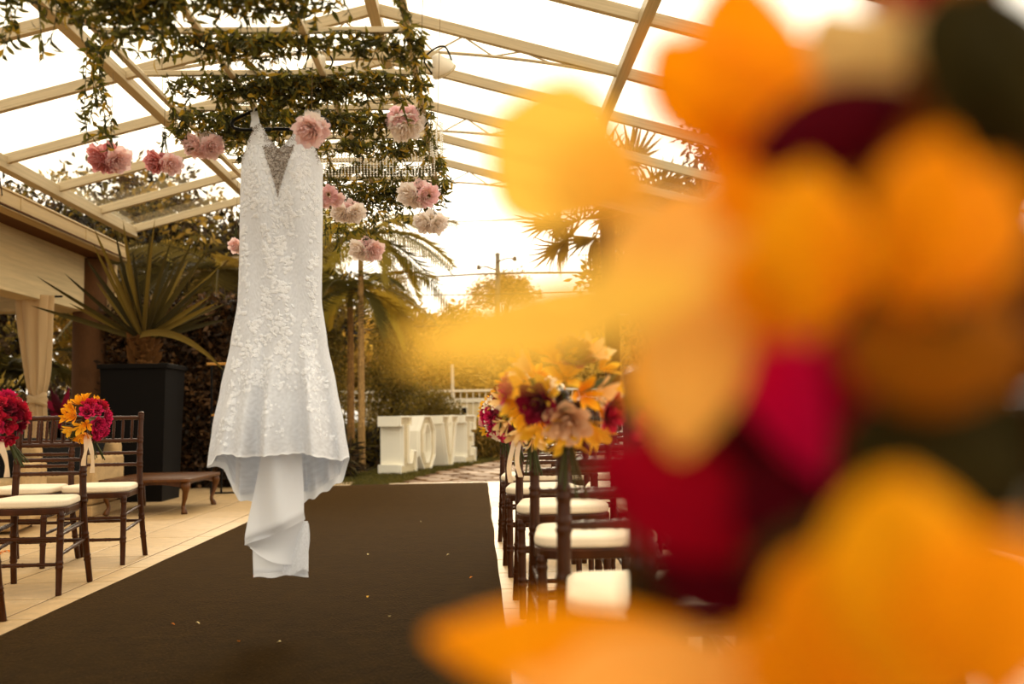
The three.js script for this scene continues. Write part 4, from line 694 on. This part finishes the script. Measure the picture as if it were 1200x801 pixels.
function foliage(parent, geo, mat, spots, cols) { // spots: [x, y, z, scale]
  const im = new THREE.InstancedMesh(geo, mat, spots.length); im.name = 'foliage'; im.userData.kind = 'stuff'; im.castShadow = im.receiveShadow = true; const q = new THREE.Quaternion();
  spots.forEach(([x, y, z, s], i) => { q.setFromEuler(new THREE.Euler(rr(0, 6), rr(0, 6), rr(0, 6))); im.setMatrixAt(i, new THREE.Matrix4().compose(V(x, y, z), q, V(s, s, s))); const c = pick(cols), f = rr(0.75, 1.3); im.setColorAt(i, new THREE.Color(c.r * f, c.g * f, c.b * f)); });
  parent.add(im); return im;
}
function tree(label, x, z, h, R, cols, opt = {}) { // trunk, limbs and a crown of leaf clusters in lobes
  const t = thing(opt.name ?? 'tree', label, 'tree', [x, -0.05, z], 0, opt.group), base = opt.base ?? h * 0.35, limbs = [], lobes = [];
  const n = opt.lobes ?? 7; for (let k = 0; k < n; k++) { const a = k * 2.4 + rr(-0.3, 0.3), f = Math.sqrt((k + 0.5) / n); lobes.push([Math.cos(a) * R * f * 0.75, lerp(h * 0.93, base + R * 0.4, Math.pow(f, 1.5) * rr(0.6, 1)), Math.sin(a) * R * f * 0.75, R * rr(0.42, 0.6)]); }
  mesh('trunk', sweep([[0, 0, 0], [rr(-0.1, 0.1), base, 0], [0, h * 0.8, 0]], (s) => (0.05 + h * 0.018) * (1 - 0.7 * s), 8, 12), M.trunk, t);
  for (const l of lobes) limbs.push(sweep([[0, base * 0.8, 0], [l[0] * 0.5, lerp(base, l[1], 0.6), l[2] * 0.5], [l[0], l[1], l[2]]], (s) => h * 0.008 * (1 - 0.7 * s), 5, 6)); mesh('limb', merge(limbs), M.trunk, t);
  const spots = []; const dens = opt.density ?? 60; for (const l of lobes) for (let i = 0; i < dens; i++) { const d = V(rr(-1, 1), rr(-0.8, 1), rr(-1, 1)).normalize().multiplyScalar(l[3] * Math.pow(rnd(), 0.35)); spots.push([l[0] + d.x, l[1] + d.y * 0.8, l[2] + d.z, (opt.cs ?? 1) * rr(0.7, 1.3)]); }
  foliage(t, opt.geo ?? CL.big, opt.mat ?? M.leafInst, spots, cols); return t;
}
function palm(label, x, z, h, r, nf, len, opt = {}) {
  const t = thing('palm_tree', label, 'palm', [x, -0.05, z], 0, opt.group), lean = opt.lean ?? 0;
  mesh('trunk', sweep([[0, 0, 0], [lean * 0.3, h * 0.5, 0], [lean, h, 0]], (s) => r * (1.25 - 0.4 * s) * (1 + 0.06 * Math.max(0, Math.sin(s * h * 28))), 10, Math.ceil(h * 22)), opt.trunk ?? M.bark, t);
  mesh('crownshaft', sweep([[lean, h - 0.1, 0], [lean, h + 0.55 * len * 0.5, 0]], (s) => r * (1.0 - 0.55 * s), 8, 6), opt.shaft ?? M.frond, t);
  for (let k = 0; k < nf; k++) {
    const a = k * 2.4 + rr(-0.2, 0.2), f = (k + 0.5) / nf, rise = lerp(1.2, 0.05, f), L = len * rr(0.85, 1.1), drop = lerp(0.9, 1.5, f), list = [], pt = (s) => V(Math.cos(a) * L * s * 0.95, rise * L * 0.6 * s - drop * L * 0.62 * s * s, Math.sin(a) * L * s * 0.95);
    const pts = []; for (let i = 0; i <= 6; i++) pts.push(pt(i / 6)); list.push(sweep(pts, (s) => 0.014 * (1.1 - s) * (len / 1.5), 5, 10));
    const side = V(-Math.sin(a), 0, Math.cos(a)), n = opt.leaflets ?? 38; for (let i = 2; i < n; i++) for (const sg of [-1, 1]) { const s = i / n, p = pt(s), tg = pt(Math.min(1, s + 0.03)).sub(pt(s - 0.03)).normalize(), d = side.clone().multiplyScalar(sg).addScaledVector(tg, 0.7).add(V(0, -0.35 - rr(0, 0.25), 0)).normalize(), q = new THREE.Quaternion().setFromUnitVectors(V(0, 1, 0), d); list.push(leafGeo(len * 0.3 * Math.sin(Math.PI * (0.12 + 0.8 * s)) * rr(0.85, 1.1), len * 0.021, 0.35, 0.3, 3).applyMatrix4(new THREE.Matrix4().compose(p, q, V(1, 1, 1)))); }
    const m = mesh('frond', merge(list), pick(opt.mats ?? [M.frond]), t); m.position.set(lean, h + 0.25 * len * 0.5, 0);
  }
  return t;
}
function fanPalm(label, x, y, z, n, R, mats, h) {
  const t = thing('fan_palm', label, 'palm', [x, -0.05, z]);
  mesh('trunk', sweep([[0, 0, 0], [0.05, y * 0.5, 0], [0, y, 0]], () => 0.12, 9, 20), M.trunk, t);
  for (let k = 0; k < n; k++) {
    const a = k * 2.4, el = lerp(1.2, -0.7, (k + 0.5) / n), d = V(Math.cos(a) * Math.cos(el), Math.sin(el), Math.sin(a) * Math.cos(el)), hub = d.clone().multiplyScalar(R * 0.8), list = [sweep([[0, 0, 0], hub.clone().multiplyScalar(0.5).add(V(0, 0.08, 0)).toArray(), hub.toArray()], () => 0.012, 5, 6)];
    const side = d.clone().cross(V(0, 1, 0)).normalize(), upv = side.clone().cross(d); for (let i = -10; i <= 10; i++) { const b = i / 10 * 1.9, dd = d.clone().multiplyScalar(Math.cos(b)).addScaledVector(side, Math.sin(b)).addScaledVector(upv, 0.15).add(V(0, -0.3, 0)).normalize(), q = new THREE.Quaternion().setFromUnitVectors(V(0, 1, 0), dd); list.push(leafGeo(R * 0.75 * rr(0.85, 1.1), R * 0.06, 0.5, 0.4, 4).applyMatrix4(new THREE.Matrix4().compose(hub, q, V(1, 1, 1)))); }
    const m = mesh('frond', merge(list), pick(mats), t); m.position.y = y;
  }
  return t;
}
const GOLD_LIT = [C(190, 150, 56), C(168, 132, 50), C(210, 170, 70), C(140, 112, 44)], OLIVE = [C(120, 100, 36), C(96, 82, 30), C(150, 122, 44)], DARK = [C(44, 35, 18), C(60, 46, 24), C(34, 28, 15), C(84, 62, 34)], BRONZE = [C(70, 48, 26), C(52, 36, 22), C(96, 68, 40), C(40, 30, 18)];  // the gold tones carry golden backlight and haze in the leaf colour

{ // the dark clipped hedge left of the dress: a backing of branches and leaf clusters on its face
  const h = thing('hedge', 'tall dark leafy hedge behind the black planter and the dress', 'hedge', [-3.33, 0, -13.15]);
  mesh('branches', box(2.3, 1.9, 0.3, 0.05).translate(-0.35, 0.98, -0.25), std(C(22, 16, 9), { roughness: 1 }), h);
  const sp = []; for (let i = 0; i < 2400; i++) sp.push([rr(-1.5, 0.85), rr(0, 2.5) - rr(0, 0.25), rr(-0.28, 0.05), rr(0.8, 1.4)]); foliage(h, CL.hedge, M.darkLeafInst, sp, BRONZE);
}
{ // bromeliad and shrubs under the pavilion end
  const b = thing('cordyline', 'shrub with magenta sword leaves between curtain and pillar', 'plant', [-5.8, 0, -14.2]);
  mesh('stem', sweep([[0, 0, 0], [0, 0.5, 0], [0.02, 1.05, 0]], () => 0.025, 6, 6), M.trunk, b);
  for (let k = 0; k < 18; k++) { const a = k * 2.4, el = rr(0.3, 1.3), m = mesh('leaf', leafGeo(0.5, 0.12, 0.4, 0.3, 6), k % 3 ? leafMat(150, 26, 60, 0.3) : leafMat(80, 20, 34, 0.2), b); m.position.set(0, 0.95 + rr(-0.2, 0.1), 0); orient(m, [Math.cos(a) * Math.cos(el), Math.sin(el), Math.sin(a) * Math.cos(el)], 0); }
  const mk = (label, x, z, n, w, hh, cols, geo, s) => { const t = thing('shrub', label, 'shrub', [x, -0.05, z]); mesh('stem', sweep([[0, 0, 0], [0.03, hh * 0.4, 0], [0, hh * 0.7, 0]], () => 0.03, 6, 6), M.trunk, t); const sp = []; for (let i = 0; i < n; i++) { const d = V(rr(-1, 1), rr(-1, 1), rr(-1, 1)).normalize().multiplyScalar(Math.pow(rnd(), 0.4)); sp.push([d.x * w, hh * 0.5 + d.y * hh * 0.5, d.z * w * 0.7, s * rr(0.7, 1.3)]); } foliage(t, geo, M.leafInst, sp, cols); return t; };
  mk('dark broadleaf shrub behind the knotted curtain', -6.0, -14.6, 150, 0.7, 1.3, DARK, CL.big, 0.8);
  mk('dark shrub at the far left under the pavilion beam', -7.6, -15.0, 260, 1.1, 1.5, [...OLIVE, ...DARK], CL.big, 0.9);
  mk('low bush with strappy leaves right of the last white letter', 0.35, -21.2, 130, 0.7, 0.75, [...OLIVE, ...GOLD_LIT], CL.spiky, 1.0);
  mk('rounded dark bush behind the white letters, before the fence', -1.05, -21.2, 300, 0.65, 1.6, OLIVE, CL.fine, 0.8);
  mk('small dark plant at the foot of the palm trunks, right of the dress hem', -2.3, -15.2, 70, 0.4, 0.5, [...DARK, ...OLIVE], CL.spiky, 1.1);
  mk('low dark ground plants left of the first white letter', -2.0, -18.0, 120, 0.6, 0.6, [...DARK, ...OLIVE], CL.spiky, 1.1);
  const cy = (label, x, z, h, w) => { const t = thing('conifer', label, 'conifer', [x, -0.05, z]); mesh('trunk', sweep([[0, 0, 0], [0, h * 0.9, 0]], (s) => 0.07 * (1 - 0.8 * s), 6, 6), M.trunk, t); const sp = []; for (let i = 0; i < 420; i++) { const y = Math.pow(rnd(), 0.8), a = rr(0, 6.28), r = w * (1 - y) * Math.sqrt(rnd()) + 0.08; sp.push([Math.cos(a) * r, 0.15 + y * (h - 0.15), Math.sin(a) * r, rr(0.6, 1.1)]); } foliage(t, CL.fine, M.leafInst, sp, OLIVE); };
  cy('dark conifer right behind the twin palm trunks', -1.75, -20.3, 3.6, 0.6); cy('dark conifer between the dress and the palm trunks', -3.2, -20.5, 3.4, 0.6); cy('slim dark conifer close to the right edge of the dress skirt', -3.1, -17.4, 2.4, 0.4);
}
palm('taller slender palm with ringed pale trunk right of the dress', -1.93, -16.4, 3.7, 0.05, 15, 1.75, { mats: [M.frond, leafMat(150, 128, 50), leafMat(110, 98, 38)] });
palm('shorter palm whose trunk stands left of its taller twin', -2.18, -17.0, 2.9, 0.055, 15, 1.6, { mats: [M.frond, leafMat(168, 136, 44), leafMat(100, 90, 36)], trunk: std(C(190, 152, 104), { map: barkTex, roughness: 0.95 }) });
palm('feathery palm above the dark hedge, left of the bodice', -4.0, -15.4, 3.0, 0.09, 12, 1.7, { mats: [leafMat(96, 80, 30), leafMat(128, 100, 36), leafMat(70, 60, 26)] });
palm('palm behind the yucca and the pavilion gutter', -5.2, -16.8, 3.2, 0.1, 12, 2.0, { mats: [leafMat(70, 58, 26), leafMat(96, 80, 34)] });
palm('palm seen under the pavilion beam left of the curtain', -8.2, -17.5, 1.6, 0.1, 14, 1.8, { mats: [leafMat(104, 92, 40), leafMat(80, 70, 30)] });
fanPalm('fan palm right of the utility pole, its crown just under the roof edge', 2.05, 4.15, -15.5, 18, 1.0, [leafMat(150, 112, 40), leafMat(120, 92, 36)]);
fanPalm('fan palm behind the blurred flowers on the right', 3.3, 3.6, -16.0, 16, 1.0, [leafMat(150, 112, 40), leafMat(120, 92, 36)]);
// trees that show through the glass roof
tree('bronze tree seen through the left roof panes above the pavilion', -8.8, -18.5, 5.2, 2.4, [...OLIVE, ...DARK, GOLD_LIT[0]], { lobes: 10, density: 45, cs: 0.8 });
tree('dark tree beyond the hedge, seen through the lowest left panes', -6.6, -19.5, 5.6, 2.2, [...OLIVE, ...DARK, GOLD_LIT[1]], { lobes: 9, density: 55 });
tree('tree beyond the pavilion at the far left, under the beam', -10.6, -17.5, 3.4, 2.4, [...OLIVE, ...DARK], { lobes: 9, density: 55, base: 0.5 });
tree('tree beyond the pavilion behind the curtain, golden light in its colour', -8.4, -22.5, 4.0, 2.2, GOLD_LIT, { lobes: 9, density: 55, base: 0.6 });
tree('tree filling the gap behind the hedge left of the dress', -4.2, -20.5, 5.0, 1.9, [...DARK, ...OLIVE], { lobes: 8, density: 55 });
tree('tall dark tree seen through the right roof panes', 4.9, -17.0, 6.8, 1.6, [...DARK, ...OLIVE], { lobes: 8, density: 60 });
tree('broad tree beside it on the right behind the blurred flowers', 6.6, -15.0, 6.2, 2.0, [...DARK, ...OLIVE], { lobes: 8, density: 50 });
tree('lighter tree on the right, low in the roof panes', 3.6, -19.5, 5.4, 1.4, [...OLIVE, ...GOLD_LIT], { lobes: 7, density: 45 });
// the wooded slope behind the fence
{
  const list = [[-9, -30, 5.2, 3.0], [-6.2, -33, 5.6, 3.0], [-4.4, -28, 4.6, 2.2], [-3.0, -36, 6.2, 3.0], [-1.2, -40, 6.6, 3.2], [0.2, -34, 5.2, 2.6], [1.9, -38, 6.0, 3.0], [3.6, -33, 5.0, 2.8], [5.2, -39, 6.4, 3.2], [7.5, -34, 5.6, 3.0], [-1.9, -29.5, 4.2, 2.0], [1.2, -29, 3.8, 1.9], [3.0, -28, 3.6, 2.0], [-0.5, -48, 8.0, 3.6], [4.0, -50, 8.0, 4.0], [9.5, -42, 7.0, 3.6], [-12, -38, 7.0, 3.6], [-5.0, -46, 8.0, 3.6]];
  list.forEach(([x, z, h, R]) => tree('green tree of the wooded slope behind the white fence, golden light in its colour', x, z, h * 0.7, R * 0.85, GOLD_LIT, { lobes: 10, density: 60, geo: CL.hill, cs: 0.62, base: h * 0.14, group: 'trees of the wooded slope' }));
  tree('flat topped tree standing out against the sky right of the utility pole', 1.55, -56, 8.9, 2.0, GOLD_LIT, { lobes: 6, density: 40, geo: CL.hill, cs: 0.6, base: 6.5 });
}
// ---------------------------------------------------------------- utility pole and wires
{
  const p = thing('utility_pole', 'concrete utility pole with small insulators behind the garden', 'pole', [0.585, -0.05, -30]);
  mesh('post', sweep([[-0.03, 0, 0], [0.03, 5.85, 0]], (t) => 0.1 - 0.03 * t, 12, 6), M.concrete, p);
  for (const [y, s] of [[5.3, -1], [4.7, -1], [4.2, -1], [5.55, 1]]) { mesh('bracket', tube([[0, y, 0.1], [s * 0.4, y + 0.12, 0.1], [s * 0.55, y + 0.05, 0.1]], 0.025, 5), M.wire, p); mesh('insulator', new THREE.CylinderGeometry(0.05, 0.07, 0.14, 8).translate(s * 0.55, y + 0.1, 0.1), M.wire, p); }
  const wire = (label, pts, r) => tag(mesh('overhead_wire', tube(pts, r, 5, 24), M.wire), label, 'wire');
  wire('highest overhead wire crossing the sky above the pole', [[-9, 6.1, -24], [0, 5.6, -24], [6, 6.3, -24]], 0.016);
  wire('thin overhead wire at the top of the utility pole', [[-12, 5.3, -30], [0.59, 5.72, -29.85], [13, 5.2, -30]], 0.012);
  wire('thick overhead cable running just below the pole top', [[-13, 5.0, -30], [-3, 5.02, -30], [0.59, 5.14, -29.85], [13, 4.9, -30]], 0.032);
  wire('lowest overhead wire at the pole', [[-13, 4.9, -30], [0.59, 4.5, -29.85], [13, 4.9, -30]], 0.018);
  wire('nearer wire crossing in front of the golden lit trees', [[-9, 2.7, -23.5], [-1, 3.0, -23.5], [8, 3.25, -23.5]], 0.012);
  const lp = thing('garden_post', 'thin pale post standing behind the white letters', 'post', [-0.6, -0.05, -22.5]); mesh('shaft', new THREE.CylinderGeometry(0.035, 0.035, 2.1, 8).translate(0, 1.05, 0), M.fence, lp); mesh('base', new THREE.CylinderGeometry(0.07, 0.08, 0.06, 10).translate(0, 0.03, 0), M.fence, lp); 
}
// ---------------------------------------------------------------- fence, house, letters, lawn, path
{
  const f = thing('railing_fence', 'white metal bar fence behind the letters', 'fence', [0, -0.05, -24]);
  mesh('top_rail', bar([-6, 1.53, 0], [6, 1.53, 0], 0.05, 0.06), M.fence, f); mesh('bottom_rail', bar([-6, 0.2, 0], [6, 0.2, 0], 0.05, 0.05), M.fence, f); mesh('middle_rail', bar([-6, 1.33, 0], [6, 1.33, 0], 0.03, 0.03), M.fence, f);
  for (let x = -6; x <= 6; x += 0.15) mesh('bar', new THREE.CylinderGeometry(0.014, 0.014, 1.5, 6).translate(x, 0.77, 0), M.fence, f);
  const h = thing('low_house', 'pale low house wall glimpsed through the fence', 'house', [1.5, -0.05, -27]);
  mesh('wall', new THREE.BoxGeometry(9, 1.3, 0.2).translate(0, 0.65, 0), M.plaster, h); for (const x of [-3.6, -2.2, -0.6, 0.8, 2.2]) { const w = mesh('window', box(0.7, 0.7, 0.06).translate(x, 0.8, 0.1), M.dark, h); mesh('window_frame', merge([box(0.78, 0.05, 0.08).translate(x, 1.17, 0.11), box(0.78, 0.05, 0.08).translate(x, 0.43, 0.11), box(0.05, 0.78, 0.08).translate(x, 0.8, 0.11)]), M.fence, w); }
  mesh('coping', box(9.1, 0.08, 0.3).translate(0, 1.33, 0), M.fence, h);
}
{ // white block letters; each is a deep hollow body whose front is recessed behind a rim
  const H = 0.92, D = 0.4;
  const shapeOf = (pts, holes = []) => { const s = new THREE.Shape(pts.map((p) => new THREE.Vector2(...p))); for (const h of holes) s.holes.push(new THREE.Path(h.map((p) => new THREE.Vector2(...p)))); return s; };
  const L = { // outlines 0..1 high, with slab serifs
    L: [[[0, 0], [0.66, 0], [0.66, 0.4], [0.52, 0.4], [0.46, 0.2], [0.36, 0.2], [0.36, 0.83], [0.46, 0.83], [0.46, 1], [0, 1], [0, 0.83], [0.1, 0.83], [0.1, 0.17], [0, 0.17]]],
    O: [[[0.2, 0], [0.5, 0], [0.7, 0.27], [0.7, 0.73], [0.5, 1], [0.2, 1], [0, 0.73], [0, 0.27]], [[[0.3, 0.16], [0.22, 0.33], [0.22, 0.67], [0.3, 0.84], [0.4, 0.84], [0.48, 0.67], [0.48, 0.33], [0.4, 0.16]]]],
    V: [[[0.27, 0], [0.5, 0], [0.72, 0.85], [0.8, 0.85], [0.8, 1], [0.46, 1], [0.46, 0.85], [0.5, 0.85], [0.4, 0.3], [0.3, 0.85], [0.34, 0.85], [0.34, 1], [0, 1], [0, 0.85], [0.06, 0.85]]],
    E: [[[0, 0], [0.62, 0], [0.62, 0.32], [0.5, 0.32], [0.46, 0.18], [0.34, 0.18], [0.34, 0.42], [0.42, 0.42], [0.42, 0.36], [0.5, 0.36], [0.5, 0.64], [0.42, 0.64], [0.42, 0.58], [0.34, 0.58], [0.34, 0.84], [0.46, 0.84], [0.5, 0.7], [0.62, 0.7], [0.62, 1], [0, 1], [0, 0.85], [0.1, 0.85], [0.1, 0.15], [0, 0.15]]],
  };
  const inset = (pts, d) => { // crude inward offset along averaged edge normals
    const n = pts.length, area = pts.reduce((s, p, i) => s + p[0] * pts[(i + 1) % n][1] - pts[(i + 1) % n][0] * p[1], 0), sg = Math.sign(area);
    return pts.map((p, i) => { const a = pts[(i + n - 1) % n], b = pts[(i + 1) % n], e1 = V(p[0] - a[0], p[1] - a[1], 0).normalize(), e2 = V(b[0] - p[0], b[1] - p[1], 0).normalize(), n1 = V(-e1.y, e1.x, 0), n2 = V(-e2.y, e2.x, 0), m = n1.clone().add(n2).normalize(), k = d / Math.max(0.4, m.dot(n1)); return [p[0] + sg * m.x * k, p[1] + sg * m.y * k]; });
  };
  const put = (ch, label, x, z, turn) => {
    const g = thing('letter', label, 'letter', [x, -0.035, z], turn), [o, hs = []] = L[ch], sc = (p) => p.map(([a, b]) => [a * H, b * H]);
    mesh('body', new THREE.ExtrudeGeometry(shapeOf(sc(o), hs.map(sc)), { depth: D - 0.05, bevelEnabled: true, bevelSize: 0.004, bevelThickness: 0.004, bevelSegments: 1 }).translate(0, 0, -D), M.letter, g);
    const rim = shapeOf(sc(o), [sc(inset(o, 0.022))]); mesh('rim', new THREE.ExtrudeGeometry(rim, { depth: 0.05, bevelEnabled: false }).translate(0, 0, -0.05), M.letter, g);
    for (const h of hs) mesh('rim', new THREE.ExtrudeGeometry(shapeOf(sc(inset(h, -0.022)), [sc(h)]), { depth: 0.05, bevelEnabled: false }).translate(0, 0, -0.05), M.letter, g);
    mesh('face', new THREE.ExtrudeGeometry(shapeOf(sc(inset(o, 0.02)), hs.map((h) => sc(inset(h, -0.02)))), { depth: 0.006, bevelEnabled: false }).translate(0, 0, -0.048), M.letterFace, g);
    return g;
  };
  const dir = 1.2; // the word runs away from the camera, its faces turned to the path
  put('L', 'white block letter L standing on the lawn, nearest of the four letters', -1.24, -15.75, dir);
  put('O', 'white block letter O, eight-sided, second of the four letters', -1.0, -16.75, dir);
  put('V', 'white block letter V, third of the four letters', -0.66, -17.8, dir);
  put('E', 'white block letter E, farthest of the four letters', -0.28, -19.1, dir);
}
{ // lawn and path
  const l = thing('lawn', 'short green lawn around the white letters', 'grass'); l.userData.kind = 'stuff';
  const tuft = (() => { const a = []; for (let i = 0; i < 9; i++) { const q = new THREE.Quaternion().setFromEuler(new THREE.Euler(rr(-0.5, 0.5), rr(0, 6), rr(-0.5, 0.5))); a.push(leafGeo(rr(0.04, 0.075), 0.007, 0.4, 0.1, 2).applyMatrix4(new THREE.Matrix4().compose(V(rr(-0.05, 0.05), 0, rr(-0.05, 0.05)), q, V(1, 1, 1)))); } return merge(a); })();
  const edge = (z) => (z > -15 ? lerp(-1.25, -0.95, (-13.1 - z) / 1.9) : z > -20 ? lerp(-0.95, 0.3, Math.pow((-15 - z) / 5, 1.25)) : 0.3 + (-20 - z) * 0.3);
  const sp = []; for (let i = 0; i < 16000; i++) { const z = -13.2 - Math.pow(rnd(), 1.2) * 10, x = rr(-4.2, edge(z)); sp.push([x, -0.045, z]); }
  const im = new THREE.InstancedMesh(tuft, M.leafInst, sp.length); im.name = 'grass_blades'; im.userData.kind = 'stuff'; const gc = [C(92, 84, 26), C(76, 72, 24), C(110, 96, 32)];
  sp.forEach((p, i) => { const s = rr(0.7, 1.2), q = new THREE.Quaternion().setFromEuler(new THREE.Euler(0, rr(0, 6), 0)); im.setMatrixAt(i, new THREE.Matrix4().compose(V(...p), q, V(s, s, s))); im.setColorAt(i, pick(gc)); }); l.add(im);
  const path = structure('stone_path'); mesh('bed', new THREE.BoxGeometry(4.5, 0.04, 10).translate(0.9, -0.072, -18.15), M.stones[2], path);
  mesh('kerb', box(2.3, 0.06, 0.1).translate(-0.05, -0.03, -13.27), M.tiles[1], path);
  const vs = [0, 1, 2, 3, 4].map(() => { const s = new THREE.Shape(), n = 7; for (let k = 0; k < n; k++) { const a = k / n * 6.283 + rr(-0.2, 0.2), r = rr(0.17, 0.2); k ? s.lineTo(Math.cos(a) * r, Math.sin(a) * r) : s.moveTo(Math.cos(a) * r, Math.sin(a) * r); } s.closePath(); return new THREE.ExtrudeGeometry(s, { depth: 0.02, bevelEnabled: true, bevelSize: 0.008, bevelThickness: 0.006, bevelSegments: 1, steps: 1 }).rotateX(-Math.PI / 2); });
  for (let j = 0; j < 20; j++) { const z = -13.5 - j * 0.36; for (let i = 0; i < 12; i++) { const x = edge(z) + 0.12 + i * 0.36 + (j % 2) * 0.17; if (x > 2.9) break; const m = mesh('paving_stone', pick(vs), pick(M.stones), path); m.position.set(x + rr(-0.02, 0.02), -0.055 + rr(-0.006, 0.006), z + rr(-0.02, 0.02)); m.rotation.set(rr(-0.02, 0.02), rr(0, 6), rr(-0.02, 0.02)); } }
}
{ // fallen petals and leaf bits
  const bit = leafGeo(0.022, 0.012, 0.5, 0.5, 3), cm = [leafMat(220, 170, 60, 0.2), leafMat(236, 214, 150, 0.2), leafMat(226, 130, 30, 0.2)];
  for (const [x, z] of [[-1.32, -4.35], [-1.22, -4.36], [-0.95, -3.98], [-0.78, -3.95], [-0.55, -4.9], [-0.1, -4.05], [-0.05, -5.4], [-0.72, -6.4], [-0.2, -6.3], [-0.5, -8.3], [-1.25, -5.6], [-0.4, -4.4]]) { const m = mesh('fallen_leaf', bit, pick(cm)); m.position.set(x, 0.014, z); m.rotation.set(-1.4, 0, rr(0, 6)); m.rotation.order = 'YXZ'; m.rotation.y = rr(0, 6); tag(m, 'tiny fallen leaf bit lying on the dark carpet', 'leaf', 'leaf bits on the carpet'); }
  for (let k = 0; k < 14; k++) { const m = mesh('fallen_petal', bit, cm[2]); m.scale.setScalar(rr(1.6, 2.6)); m.position.set(-3.35 + rr(-0.22, 0.16), 0.006, -6.95 + rr(-0.15, 0.15)); m.rotation.order = 'YXZ'; m.rotation.set(-1.45, rr(0, 6), 0); tag(m, 'orange petal fallen on the tiles under the left chairs', 'petal', 'orange petals under the left chairs'); }
}
renderer.render(scene, camera);
